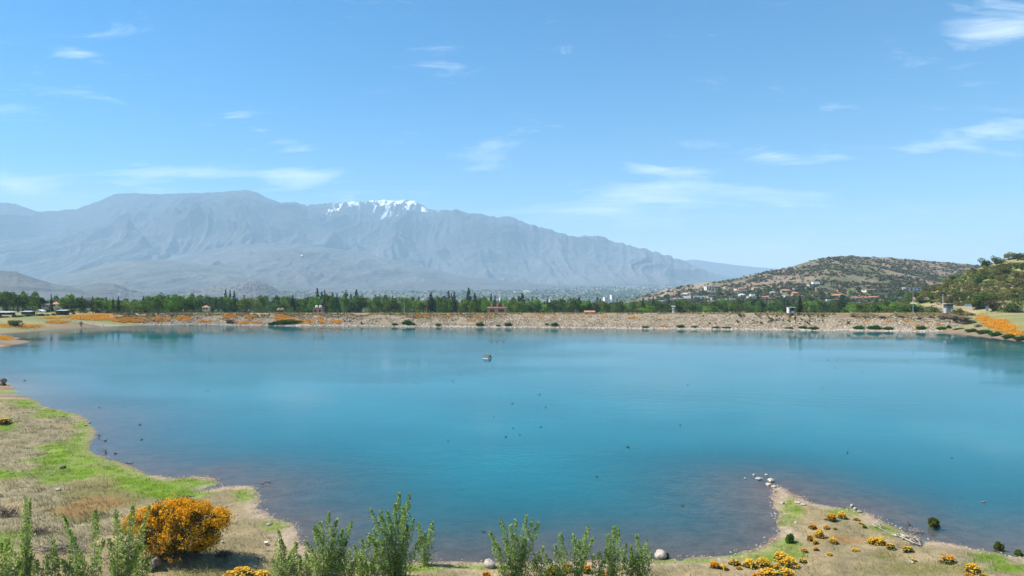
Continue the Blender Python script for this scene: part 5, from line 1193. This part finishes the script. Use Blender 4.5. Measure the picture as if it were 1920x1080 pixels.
for (px, py, m_, lab) in ((1589, 849, DKB, 'brown duck swimming beyond the right-hand peninsula'), (265, 825, DK, 'dark duck closest to the left shore bend'), (262, 797, DK, 'dark duck further out from the left shore bend'), (186, 764, DK, 'duck near the upper left shore inlet'), (197, 827, DK, 'duck beside the sticks in the left bay'), (217, 851, DK, 'duck hugging the left bank below the bay'),
                         (1705, 984, DK, 'small dark duck near the bleached branches on the right shore'), (1843, 942, DKB, 'duck out in the water above the lone round shrub'), (46, 714, DK, 'duck close to the bushy point at the left edge'), (500, 1005, DK, 'duck near the left point')):
    if lab.endswith('left point'): continue
    x, y = wpt(px, py); place([('duck', m_, None)], 'duck', lab, 'duck', (x, y, -.01), fr_.uniform(0, 6.28), .68)

# ---------------------------------------------------------------- rocks on the near shore
import bmesh
def rock_mesh(seed, flat=.6, sub=3, rough=.22):
    bm = bmesh.new(); bmesh.ops.create_icosphere(bm, subdivisions=sub, radius=.5); rs = np.random.default_rng(seed)
    pl = rs.normal(size=(9, 3)); pl /= np.linalg.norm(pl, axis=1)[:, None]; pd = rs.uniform(.30, .46, 9)
    for v in bm.verts:
        c = np.array(v.co)
        for p_, d_ in zip(pl, pd):
            e = c @ p_ - d_
            if e > 0: c = c - p_ * e * .9
        c = c * (1 + rough * (vnoise(c[0] * 5 + seed, c[1] * 5 + c[2] * 3, seed) - .5))
        v.co = (c[0], c[1], c[2] * flat)
    me = bpy.data.meshes.new('rock'); bm.to_mesh(me); bm.free(); return me
RK = [rock_mesh(s, f) for s, f in ((1, .75), (2, .55), (3, .45), (4, .6), (5, .7))]
for r_ in RK: r_.materials.append(M_ROCK)
def rock(label, px, py, wp, hp=None, k_=0, water=False, name='boulder', cat='rock', group=None, mesh=None):
    x, y, z = (*wpt(px, py + wp * .15), 0.0) if water else gpos(px, py + wp * .15)
    k = y / F; w_ = wp * k; hh = (hp or wp * .5) * k * 1.25
    o = link(name, mesh or RK[k_]); o.location = (x, y, z + hh * .18); o.rotation_euler = (0, 0, fr_.uniform(0, 6)); o.scale = (w_, w_ * .8, hh / RK_F[k_]); return tag(o, label, cat, group)
RK_F = (.75, .55, .45, .6, .7)
rock('large pale boulder at the waterline left of the middle poplar shoots', 918, 1059, 25, 18, 0)
rock('large pale boulder at the waterline right of the poplar shoots', 1238, 1041, 27, 17, 4)
rock('low pale rock half hidden behind the middle poplar shoots', 1036, 1058, 18, 10, 1)
for (px, py, wp, hp, k_, lab) in ((1414, 890, 6, 3.5, 0, 'smallest pale rock in the water off the peninsula tip'), (1437, 889.5, 8, 3, 1, 'flat greenish pale rock farthest out right of the smallest one'), (1424, 896.5, 14, 4.5, 1, 'oval pale rock in the water, left of the biggest one'), (1445, 899, 17, 5.5, 1, 'biggest flat pale rock in the water off the peninsula tip'), (1441, 907.5, 14, 5, 2, 'pale rock touching the peninsula tip on its left'), (1451, 912, 12, 5, 3, 'pale rock at the very tip of the peninsula'), (1458, 910.5, 4, 2.5, 0, 'tiny dark-sided rock right of the peninsula tip'), (1452, 922, 6, 3.5, 3, 'small pale rock on the left side of the peninsula tip')):
    rock(lab, px, py, wp, hp, k_, True)
rock('dark lump in the water left of the peninsula rocks', 1397, 897, 5, 3.5, 0, True, mesh=None)
for (px, py, wp, hp, k_, lab) in ((1597, 948, 9, 6, 0, 'pale rock at the right waterline of the peninsula, left of a pair'), (1603, 954, 8, 5, 3, 'pale rock at the right waterline of the peninsula, right of a pair'), (1612, 959, 10, 4, 2, 'low pale slab just right of the paired waterline rocks'), (1495, 941, 14, 3.5, 2, 'flat pale slab in the grass near the peninsula tip'), (1505, 945, 12, 3, 2, 'second flat pale slab right of the first near the peninsula tip'), (1467, 943, 10, 5, 1, 'pale rock on the left rim of the peninsula neck'),
                                (1492, 979, 8, 3, 1, 'small pale stone in the grass above the green bush'), (1709, 1053, 11, 4, 2, 'flat tan stone lying alone on olive ground at right'), (505, 982, 12, 5, 1, 'pale stone on the left point near the waterline'), (110, 917, 12, 5, 0, 'pale stone on dry grass left of the rusty patch'), (417, 1016, 7, 4, 0, 'small pale stone right of the orange bush'), (160, 797, 6, 3, 1, 'pale stone on green grass near the upper left shore'), (118, 780, 6, 3, 3, 'pale stone farthest up the left bank'), (422, 950, 8, 4, 2, 'whitish stone pair piece left of the left point'), (168, 792, 5, 3, 0, 'small pale stone at the edge of the left shore bend')):
    rock(lab, px, py, wp, hp, k_)
me = RK[4].copy(); me.materials.clear(); me.materials.append(M_ROCKD); o = rock('dark grey lump lying on the bright green grass', 118, 877, 12, 6, 4, mesh=me)
me = rock_mesh(9, .6, 4, .5); me.materials.append(M_DIRT); rock('lumpy mound of brown earth at the bottom left of the orange bush', 287, 1058, 34, 22, 3, name='earth_mound', cat='mound', mesh=me)
rs = np.random.default_rng(51); C = []; S = []
for k in range(60000):
    if len(C) >= 2600: break
    X0 = rs.uniform(-75, 48); Y0 = rs.uniform(38, 122)
    if abs(X0 / Y0) > .8: continue
    C.append((X0, Y0))
C = np.array(C); d_ = shore_d(C[:, 0], C[:, 1]); kp = (d_ > -.3) & ((d_ < 2.2) | (rs.random(len(C)) < .25)); C = C[kp]; d_ = d_[kp]
# more along the waterline
i_ = rs.integers(0, len(SH), 1700); f_ = rs.random((1700, 1)); E = _A[i_] * (1 - f_) + _B[i_] * f_ + rs.normal(0, .38, (1700, 2)); E = E[E[:, 1] < 125]
C = np.concatenate([C, E]); z_ = ground_h(C[:, 0], C[:, 1]); kp = z_ > -.03; C, z_ = C[kp], z_[kp]
M_PEB = mat_leaf('shore_pebbles', (.16, .125, .085), (.32, .25, .18), (.46, .38, .29), rough=.9, trans=0.0, spec=.15)
tag(link('shore_pebbles', blob_mass('shore_pebbles', np.stack([C[:, 0], C[:, 1], z_ + .01], 1), rs.uniform(.03, .085, len(C)), M_PEB, 52, .6)), 'small tan stones along the near shore', kind='stuff')

# ---------------------------------------------------------------- grass on the near land
def blades(name, X, Y, Z, h, wdt, mat, seed, lean=.5, per=4, spread=.12, comb=None):
    rs = np.random.default_rng(seed); n = len(X)
    P = np.repeat(np.stack([X, Y, Z - .02], 1), per, 0); hh = np.repeat(h, per) * rs.uniform(.6, 1.2, n * per)
    P[:, :2] += rs.normal(0, spread, (n * per, 2)); a = rs.uniform(0, 2 * pi, n * per)
    L = rs.uniform(.1, 1, n * per) * lean * hh
    lx, ly = np.cos(a) * L, np.sin(a) * L
    if comb is not None: lx = lx + np.repeat(comb[0], per) * hh; ly = ly + np.repeat(comb[1], per) * hh
    w2 = wdt * .5; b_ = rs.uniform(0, 2 * pi, n * per); wx2, wy2 = np.cos(b_) * w2, np.sin(b_) * w2
    A = P - np.stack([wx2, wy2, 0 * wx2], 1); B = P + np.stack([wx2, wy2, 0 * wx2], 1); T = P + np.stack([lx, ly, hh], 1)
    V = np.stack([A, B, T], 1).reshape(-1, 3); me = mesh_np(name, V, [np.arange(len(V)).reshape(-1, 3)]); me.materials.append(mat); return me
n = 150000; X = rs.uniform(-72, 46, n); Y = 34 + 92 * rs.random(n) ** 1.6
kp = (np.abs(X / Y) < .80); X, Y = X[kp], Y[kp]; d_ = shore_d(X, Y); kp = d_ > .25; X, Y, d_ = X[kp], Y[kp], d_[kp]; Z = ground_h(X, Y, d_)
Mk, br = near_masks(X, Y, Z); u = rs.random(len(X))
g = u < np.clip(Mk['green'] * (.35 + .65 * br) * sstep(.3, 1.0, d_) * .9, 0, 1) + .03
tag(link('green_grass', blades('green_grass', X[g], Y[g], Z[g], rs.uniform(.06, .17, g.sum()), .035, L_GRS, 61, .6, 5, .16)), 'bright green grass on the near shore', kind='stuff')
u = rs.random(len(X)); dens_ = .05 + .75 * Mk['straw'] + .25 * Mk['olive'] + .12 * sstep(.45, .65, fbm(X * .5, Y * .5, 3, 67))
g = (u < dens_ * sstep(.8, 2.0, d_) * (1 - .85 * Mk['green']) * (.35 + .65 * sstep(.35, .6, fbm(X * .8, Y * .8, 3, 99)))) & ~((X > 14) & (u > .16))
ang = fbm(X * .12, Y * .12, 2, 123)[g] * 6.28
tag(link('dry_grass', blades('dry_grass', X[g], Y[g], Z[g], rs.uniform(.12, .38, g.sum()), .032, L_DRY, 62, .6, 5, .2, comb=(np.cos(ang) * .7, np.sin(ang) * .7))), 'flattened straw-coloured dry grass on the near land', kind='stuff')

# ---------------------------------------------------------------- poplar shoots in the foreground
def poplar(label, bpx, bpy_, tips, seed):
    rs = np.random.default_rng(seed); x0, y0, z0 = gpos(bpx, bpy_, 24); t = thing('poplar_shoots', label, 'poplar', (x0, y0, z0), group='young poplars in the foreground')
    st = MB(); LP = []; LA = []
    for i, (tx, ty) in enumerate(tips):
        Yt = y0 + rs.uniform(-.5, .5); tip = np.array([(tx - 960) / F * Yt - x0, Yt - y0, CAMZ - (ty - 540) / F * Yt - z0])
        base = np.array([rs.uniform(-.15, .15) + tip[0] * .22, rs.uniform(-.15, .15), -.15])
        mid = base + (tip - base) * .5 + np.array([(tip[0]) * -.10 + rs.normal(0, .06), rs.normal(0, .08), 0])
        c = lambda f: ((1 - f) ** 2)[:, None] * base + (2 * f * (1 - f))[:, None] * mid + (f ** 2)[:, None] * tip
        ff = np.linspace(0, 1, 7); pp = c(ff); L = np.linalg.norm(tip - base); st.tube([tuple(q) for q in pp], [.028 * (1 - .85 * f) for f in ff], 5)
        n = int(270 * L + 60); f = rs.uniform(.02, 1.0, n) ** .85
        rad = (.07 + .22 * np.sin(np.clip((1 - f) * 1.25, 0, 1) * pi * .62)) * (.75 + .25 * min(L / 3, 1))
        ax = c(f); a = rs.uniform(0, 2 * pi, n); rr = rad * rs.uniform(.1, 1, n) ** .6
        lump = .45 + 1.15 * vnoise(f * L * 3.2 + seed, a * .8, seed + i)
        P = ax + np.stack([np.cos(a) * rr * lump, np.sin(a) * rr * lump, rs.normal(0, .04, n)], 1)
        kp = vnoise(f * L * 4.5 + i * 3.1, a * 1.1, seed + 5 + i) > .34
        LP.append(P[kp]); LA.append(np.stack([np.cos(a), np.sin(a), np.full(n, .7)], 1)[kp])
        for q in range(int(L * 5)):
            f1 = np.array([rs.uniform(.15, .85)]); p1 = c(f1)[0]; aa = rs.uniform(0, 2 * pi); l_ = .28 * (1.1 - f1[0]); st.tube([tuple(p1), tuple(p1 + np.array([math.cos(aa) * l_, math.sin(aa) * l_, l_ * 1.2]))], [.008, .003], 3)
    link('stems', st.mesh('poplar_stems'), M_PBARK, t)
    P = np.concatenate(LP); A = np.concatenate(LA); V, Q = leaf_quads(P, rs.uniform(.65, 1.25, len(P)) * .088, rs, 1.15, axis=A); link('foliage', mesh_np('poplar_foliage', V, [Q]), L_POP, t)
POP = [('tall slender poplar shoot at the far left of the foreground', 48, 1108, [(47, 928), (56, 938), (50, 990), (40, 1020), (62, 1040), (28, 1035)]),
       ('splayed poplar shoots with one long arm leaning left, below the dry brush', 172, 1118, [(119, 966), (130, 990), (181, 953), (150, 1035), (195, 1010), (120, 1050)]),
       ('poplar shoots crossing the left edge of the orange bush', 226, 1112, [(220, 955), (250, 944), (280, 948), (246, 1000), (232, 985), (262, 1020), (205, 1010), (212, 1050)]),
       ('low poplar sprouts in the bottom left corner', 4, 1112, [(2, 1018), (22, 1035), (40, 1052), (-15, 1030), (15, 1010)]), ('low leaning poplar sprout between the left corner and the leaning arm', 85, 1112, [(100, 1010), (88, 1040), (70, 1050), (110, 1045)]),
       ('small poplar shoot leftmost of the central group', 538, 1092, [(522, 993), (528, 1012), (556, 1016), (510, 1048), (545, 1040)]),
       ('wide poplar clump of many spires left of the tallest clump', 612, 1098, [(590, 985), (600, 978), (616, 961), (631, 974), (660, 977), (642, 992), (574, 1014), (585, 1030), (625, 1010), (650, 1015)]),
       ('short poplar clump squeezed between the wide clump and the tallest one', 682, 1094, [(678, 1010), (692, 1004), (664, 1022), (705, 1030), (672, 1040)]),
       ('tallest poplar clump in the foreground, dense and dark inside', 746, 1084, [(694, 953), (713, 957), (727, 958), (748, 924), (769, 925), (741, 944), (757, 950), (776, 972), (700, 992), (690, 1000), (792, 1004), (730, 985), (765, 985)]),
       ('thin detached poplar shoots right of the tallest clump', 796, 1060, [(785, 980), (797, 998), (811, 978)]),
       ('poplar clump in the bottom centre beside the left pale boulder', 966, 1098, [(919, 997), (940, 972), (957, 985), (966, 975), (987, 966), (998, 971), (1010, 980), (930, 1016), (1020, 1026), (950, 1020), (985, 1010)]),
       ('loose poplar clump mixed with orange flowers right of the bottom centre', 1072, 1098, [(1050, 1000), (1074, 1004), (1103, 987), (1113, 1008), (1086, 1012), (1040, 1022), (1029, 1048), (1100, 1030)]),
       ('upright twin-spired poplar clump', 1152, 1092, [(1139, 999), (1152, 986), (1161, 991), (1174, 1018), (1135, 1030)]), ('rightmost poplar clump near the right pale boulder', 1206, 1092, [(1194, 1002), (1212, 1012), (1221, 1032), (1182, 1024), (1200, 1030)])]
POP += [('low poplar sprouts filling the gap left of the wide clump', 568, 1096, [(560, 1040), (572, 1035), (580, 1048), (550, 1058)]), ('low poplar sprouts right of the wide clump', 652, 1096, [(645, 1038), (655, 1030), (668, 1045), (636, 1050)]), ('low poplar sprouts at the left foot of the tallest clump', 712, 1092, [(705, 1035), (718, 1028), (698, 1050)]),
        ('low poplar sprouts right of the bottom centre clump', 1020, 1098, [(1012, 1040), (1024, 1036), (1034, 1052), (1004, 1052)]), ('low poplar sprouts between the loose clump and the twin-spired one', 1122, 1096, [(1112, 1042), (1124, 1034), (1132, 1050)]), ('low poplar sprouts left of the rightmost clump', 1178, 1096, [(1172, 1042), (1184, 1038), (1190, 1052)]), ('low poplar sprouts at the foot of the orange bush, left', 262, 1104, [(255, 1030), (270, 1022), (280, 1045), (245, 1050)]), ('low poplar sprouts between the two leftmost tall shoots', 128, 1112, [(120, 1050), (135, 1042), (145, 1060)])]
for i, (lab, bx, by, tips) in enumerate(POP): poplar(lab, bx, by, tips, 700 + i)

# ---------------------------------------------------------------- the big orange bush
x0, y0, z0 = gpos(340, 1043); k = y0 / F; rs = np.random.default_rng(88)
t = thing('orange_bush', 'large round bush covered in orange blossom on the left shore', 'bush', (x0, y0, z0))
lobes = []
for (px, py, rp) in ((262, 975, 20), (290, 985, 34), (300, 955, 20), (325, 965, 34), (340, 948, 18), (355, 975, 36), (375, 955, 20), (395, 985, 30), (410, 972, 20), (300, 1010, 26), (280, 1015, 18), (350, 1010, 30), (390, 1012, 22), (325, 1028, 14), (375, 1025, 12)):
    for dy in (-.8, .5): lobes.append((np.array([(px - 340) * k, dy * rp * k * 1.0 + rs.uniform(-.4, .4), (1043 - py) * k]), rp * k * rs.uniform(.8, 1.05)))
st = MB()
for i in range(26):
    c, r = lobes[rs.integers(len(lobes))]; p0 = np.array([rs.normal(0, .45), rs.normal(0, .35), -.1]); md = p0 * .5 + c * .5 + np.array([0, 0, -.1]); tip = c + rs.normal(0, .2, 3)
    st.tube([tuple(p0), tuple(md), tuple(tip)], [.035, .022, .006], 5)
link('branches', st.mesh('bush_branches'), M_BARK, t)
FP = []; LP = []; TW = []
for c, r in lobes:
    n = int(900 * r * r + 160); q = rs.normal(size=(n, 3)); q /= np.linalg.norm(q, axis=1)[:, None]
    rad = r * rs.uniform(.72, 1.08, n) * (.8 + .4 * vnoise(q[:, 0] * 3.5 + c[0] * 2, q[:, 1] * 3.5 + q[:, 2] * 3, 5)); p_ = c + q * rad[:, None]
    fl = (rs.random(n) < np.clip(.30 + .85 * (p_[:, 2] / (110 * k)), .1, .97)) & (vnoise(p_[:, 0] * 2.2, p_[:, 2] * 2.2 + p_[:, 1], 6) > .43); FP.append(p_[fl])
    n = int(700 * r * r + 130); q = rs.normal(size=(n, 3)); q /= np.linalg.norm(q, axis=1)[:, None]; LP.append(c + q * (r * rs.uniform(.2, .98, n))[:, None])
FP = np.concatenate(FP); FP = FP[FP[:, 2] > .18]; LP = np.concatenate(LP); LP = LP[LP[:, 2] > .05]
# blossoms sit in little tufts
FP = (FP[:, None, :] + rs.normal(0, .045, (len(FP), 3, 3))).reshape(-1, 3)
V, Q = leaf_quads(FP, rs.uniform(.6, 1.3, len(FP)) * .088, rs); link('blossom', mesh_np('bush_blossom', V, [Q]), L_BUSHO, t)
V, Q = leaf_quads(LP, rs.uniform(.6, 1.3, len(LP)) * .085, rs, 1.4); link('foliage', mesh_np('bush_foliage', V, [Q]), L_BUSHL, t)
def brush(name, label, px, py, wp, hp, seed, n=70, mat=None, cat='brush'):
    x, y, z = gpos(px, py); k = y / F; rs = np.random.default_rng(seed); b = MB()
    for i in range(n):
        a = rs.uniform(0, 2 * pi); p0 = np.array([rs.normal(0, .25) * wp * k, rs.normal(0, .12) * wp * k, rs.uniform(-.02, .3) * hp * k]); l_ = rs.uniform(.2, .5) * wp * k
        p1 = p0 + np.array([math.cos(a) * l_, math.sin(a) * l_ * .7, rs.uniform(-.1, 1.0) * hp * k * .8]); p1[2] = max(p1[2], .02); m_ = (p0 + p1) / 2 + rs.normal(0, .06, 3) * wp * k * .6; m_[2] = max(m_[2], .02)
        b.tube([tuple(p0), tuple(m_), tuple(p1)], [.018, .012, .005], 3)
    o = link(name, b.mesh(name), mat or M_DRIFTG); o.location = (x, y, z); return tag(o, label, cat)
M_DRIFTG = mat_noise('grey_twigs', (.13, .11, .095), (.30, .26, .22), 4, .9)
M_TWB = mat_noise('brown_twigs', (.07, .05, .04), (.17, .125, .095), 4, .9)
brush('dead_brush', 'tangle of grey dead twigs beneath the orange bush', 345, 1048, 90, 16, 1, 110)
brush('dead_brush', 'heap of dead brushwood left of the orange bush among poplar leaves', 118, 1032, 80, 20, 2, 130)
brush('dead_brush', 'brown dead brush clump at the left edge above the poplar corner', 12, 968, 44, 26, 3, 100, M_TWB)
brush('dead_brush', 'grey thorny brush right of the slender left poplar shoot', 75, 1000, 36, 18, 4, 80, M_TWB)
brush('dead_brush', 'dark low twigs in the shade at the right foot of the orange bush', 420, 1040, 40, 12, 5, 80, M_TWB)
brush('dead_brush', 'pale feathery dead branch lying in the water at the right shore', 1714, 997, 30, 9, 6, 34, M_DRIFTG)

# ---------------------------------------------------------------- poppies and small plants on the near shore
def proto_poppy(seed, n=190, fs=.15, cover=1.0, ylw=True):
    rs = np.random.default_rng(seed); lob = lambda a: .62 + .75 * vnoise(np.cos(a) * 1.6 + seed * 7.7, np.sin(a) * 1.6, seed)
    a = rs.uniform(0, 2 * pi, n * 3); r = rs.random(n * 3) ** .55 * .5 * lob(a)
    P = np.stack([np.cos(a) * r, np.sin(a) * r, rs.uniform(.02, .75, n * 3) * np.sqrt(np.clip(1 - (r / .55) ** 2, .05, 1))], 1)
    V, Q = leaf_quads(P, .11, rs, 1.4); fo = mesh_np('poppy_foliage', V, [Q]); fo.materials.append(L_POPY)
    m_ = int(n * cover * .7); a = rs.uniform(0, 2 * pi, m_); r = rs.random(m_) ** .6 * .5 * lob(a)
    P = np.stack([np.cos(a) * r, np.sin(a) * r, (.66 + rs.uniform(-.25, .38, m_)) * np.sqrt(np.clip(1 - (r / .56) ** 2, .08, 1))], 1)
    P = (P[:, None] + rs.normal(0, .02, (m_, 3, 3))).reshape(-1, 3)
    V, Q = leaf_quads(P, rs.uniform(.7, 1.2, len(P)) * fs, rs, up=.5); bl_ = mesh_np('poppy_blossom', V, [Q]); bl_.materials.append(L_YEL if ylw else L_ORA)
    return [('foliage', fo, None), ('blossom', bl_, None)]
PO = [proto_poppy(1), proto_poppy(2, ylw=False), proto_poppy(3, cover=.45), proto_poppy(4, cover=.7, ylw=False), proto_poppy(5, cover=.8), proto_poppy(6, 200, .13)]
POPPY = [(1559, 971, 20, 15, 1, 'orange poppy clump, left of the upper pair on the peninsula'), (1578, 967, 17, 14, 0, 'yellow-orange poppy clump, right of the upper pair on the peninsula'), (1524, 988, 16, 11, 3, 'orange poppies at the upper left of the middle cluster'), (1536, 1001, 20, 17, 0, 'tall yellow-orange poppies in the middle cluster'), (1519, 1009, 13, 12, 1, 'orange poppies on the left of the middle cluster'), (1529, 1016, 12, 9, 4, 'small yellow poppies at the bottom of the middle cluster'),
         (1550, 989, 14, 8, 3, 'low poppies right of the middle cluster'), (1565, 990, 9, 5, 2, 'mostly green low poppy plant right of the middle cluster'), (1562, 1013, 15, 11, 0, 'bright yellow poppies alone on bare soil right of the middle cluster'), (1530, 1029, 11, 8, 1, 'small orange poppy tuft below the middle cluster'), (1508, 1032, 13, 8, 3, 'sparse orange poppy tuft left of the small orange one'), (1605, 1031, 14, 6, 0, 'low yellow poppy tuft alone on brown soil'), (1556, 1039, 10, 6, 4, 'low yellow poppy tuft left of the one alone on brown soil'),
         (1606, 973, 12, 8, 2, 'green-yellow poppy plant right of the upper pair'), (1614, 981, 10, 6, 2, 'small greenish poppy plant down the right slope'), (1636, 1014, 20, 12, 0, 'yellow poppies, left half of the bright double clump'), (1650, 1016, 22, 16, 0, 'orange-yellow poppies, right half of the bright double clump'), (1669, 1024, 20, 13, 2, 'dark green poppy mound with few flowers below the double clump'), (1702, 1030, 22, 14, 2, 'green poppy mound with orange dots below the bleached branches'), (1713, 1050, 14, 5, 2, 'tiny green plant beside the flat tan stone'),
         (1778, 1050, 26, 16, 1, 'orange poppy mound on the right shore, upper of two'), (1823, 1066, 30, 17, 5, 'orange poppy mound on the right shore, lower of two'), (1818, 1080, 18, 10, 1, 'orange poppies cut by the bottom edge at right'), (1844, 1078, 14, 8, 2, 'green plant beside the lower right poppy mound'),
         (1340, 1060, 20, 15, 1, 'orange poppy clump leftmost on the right shore near the boulder'), (1357, 1064, 16, 10, 0, 'small yellow poppies beside the leftmost right-shore clump'), (1377, 1054, 24, 12, 2, 'green poppy mound with orange dots at the grass edge'), (1405, 1057, 26, 16, 0, 'yellow-orange poppies, left half of the long bottom drift'), (1432, 1055, 28, 16, 5, 'yellow-orange poppies, right half of the long bottom drift'),
         (1466, 1045, 28, 20, 0, 'tall yellow poppies at the top of the big bottom cluster'), (1480, 1056, 34, 20, 5, 'dense yellow-orange poppies in the middle of the big bottom cluster'), (1458, 1062, 16, 12, 4, 'greenish yellow poppies on the left of the big bottom cluster'), (1440, 1074, 34, 16, 0, 'orange poppies low in the big bottom cluster'), (1475, 1075, 32, 16, 5, 'yellow poppies lowest in the big bottom cluster'), (1420, 1080, 22, 12, 1, 'orange poppies at the bottom edge left of the big cluster'), (1505, 1051, 18, 9, 2, 'grey-green plant with few flowers right of the big bottom cluster'), (1386, 1065, 12, 7, 3, 'sparse orange poppies between the two bottom drifts'),
         (455, 1075, 46, 20, 5, 'bright yellow poppy clump at the bottom edge below the orange bush'), (490, 1080, 34, 16, 0, 'yellow poppies at the bottom edge right of the bright clump'), (430, 1078, 28, 12, 4, 'small yellow poppies at the bottom edge left of the bright clump'), (912, 1078, 18, 12, 1, 'small orange poppies below the left pale boulder'), (1036, 1072, 26, 18, 1, 'orange poppies showing through the loose poplar clump, left'), (1062, 1066, 24, 18, 1, 'orange poppies showing through the loose poplar clump, middle'), (1098, 1068, 24, 16, 1, 'orange poppies showing through the loose poplar clump, right'), (1130, 1078, 20, 14, 3, 'orange poppies at the foot of the twin-spired poplar clump'),
         (8, 790, 26, 13, 2, 'green bush with yellow flowers at the left edge on dry grass')]
for (px, py, wp, hp, k_, lab) in POPPY:
    x, y, z = gpos(px, py + hp * .35); k = y / F
    place(PO[k_], 'poppy_clump', lab, 'flowers', (x, y, z - .02), fr_.uniform(0, 6), (wp * k, wp * k * .9, hp * k * .95), 'poppy clumps on the near shore')
GB = build(proto_bush(90, 1500, .12), L_REED, pname='bush', stem='stem'); GBO = build(proto_bush(93, 1500, .12), L_OLI2, pname='bush', stem='stem')
def small_bush(pr, lab, px, py, wp, hp, water=False):
    x, y, z = (*wpt(px, py), 0.0) if water else gpos(px, py); k = y / F; place(pr, 'small_bush', lab, 'bush', (x, y, z - hp * k * .16), fr_.uniform(0, 6), (wp * k * 1.15, wp * k * 1.15, hp * k * 1.22))
small_bush(GB, 'dense bright green bush on the left side of the peninsula', 1482, 1018, 20, 26)
small_bush(GBO, 'lone round olive shrub standing in the water off the right shore', 1753, 988, 21, 20, True)
small_bush(GBO, 'smaller shrub standing in the water near the right edge', 1874, 1032, 16, 18, True)
small_bush(GB, 'green shrub at the waterline by the right frame edge', 1912, 1041, 20, 14)
small_bush(GB, 'small dark green plant on the right slope of the peninsula', 1620, 989, 11, 7)
small_bush(P_BRN[0], 'bare brown bush on the point at the left frame edge', 7, 722, 16, 14)
small_bush(GB, 'leafy green sprig growing against the right pale boulder', 1251, 1046, 9, 16)

# ---------------------------------------------------------------- driftwood, sticks, litter
def branch(label, pts, r, mat=None, name='driftwood_branch', group=None, twigs=3, seed=1, lift=.06):
    W = []
    for (px, py) in pts: W.append(gpos(px, py))
    o0 = W[0]; rs = np.random.default_rng(seed); P = [(a[0] - o0[0], a[1] - o0[1], a[2] - o0[2] + lift * (1 + (i % 2))) for i, a in enumerate(W)]
    b = MB(); b.tube(P, [r * (1 - .6 * i / (len(P) - 1)) for i in range(len(P))], 6)
    for q in range(twigs):
        i = rs.integers(0, len(P) - 1); f = rs.random(); p0 = np.array(P[i]) * (1 - f) + np.array(P[i + 1]) * f; p1 = p0 + np.array([rs.normal(0, .5), rs.normal(0, .4), rs.uniform(.05, .35)]); b.tube([tuple(p0), tuple(p1)], [r * .5, r * .15], 4)
    o = link(name, b.mesh(name), mat or M_DRIFT); o.location = o0; smooth(o.data); return tag(o, label, 'branch', group)
DW = [('bleached forked branch lying alone at the upper right slope', [(1634, 984), (1640, 990), (1650, 992)], .06), ('bleached curved branch beside the forked one', [(1648, 983), (1649, 988), (1653, 993)], .05), ('longest bleached branch, lower edge of the driftwood pile', [(1672, 1004), (1690, 1010), (1710, 1018), (1726, 1025)], .07), ('bleached branch second from the lower edge of the driftwood pile', [(1680, 1003), (1700, 1010), (1718, 1018)], .06),
      ('bleached branch in the middle of the driftwood pile', [(1688, 1003), (1702, 1009), (1712, 1021)], .06), ('bleached branch crossing the driftwood pile', [(1692, 1012), (1705, 1005), (1712, 1012)], .045), ('bleached branch at the right end of the driftwood pile', [(1716, 1010), (1722, 1018), (1727, 1024)], .07), ('short bleached branch on top of the driftwood pile', [(1698, 1004), (1708, 1014)], .05)]
for i, (lab, pts, r) in enumerate(DW): branch(lab, pts, r, seed=i, group='bleached branches on the right shore')
for i, (lab, pts) in enumerate((('dark stick poking from the water off the left point', [(492, 911), (499, 908), (508, 909)]), ('dark stick in the water of the left bay', [(185, 815), (186, 821)]), ('thin dark stick in shallow water below the left bay', [(198, 852), (200, 845)]), ('dark stick lying at the waterline left of the sand spit', [(236, 871), (250, 874)]))):
    branch(lab, pts, .05, M_WOODD, 'stick', None, 3, 20 + i, .1)
x, y, z = gpos(499, 1022); b = MB(); b.tube([(0, 0, 0), (0, 0, .2)], [.09, .12], 10); t = thing('paper_cup', 'white litter cup with red band on bare soil right of the orange bush', 'cup', (x, y, z)); link('cup', b.mesh('cup'), M_POST, t)
b = MB(); b.tube([(0, 0, .06), (0, 0, .13)], [.105, .115], 10); link('band', b.mesh('cup_band'), M_SALM, t)
settle()
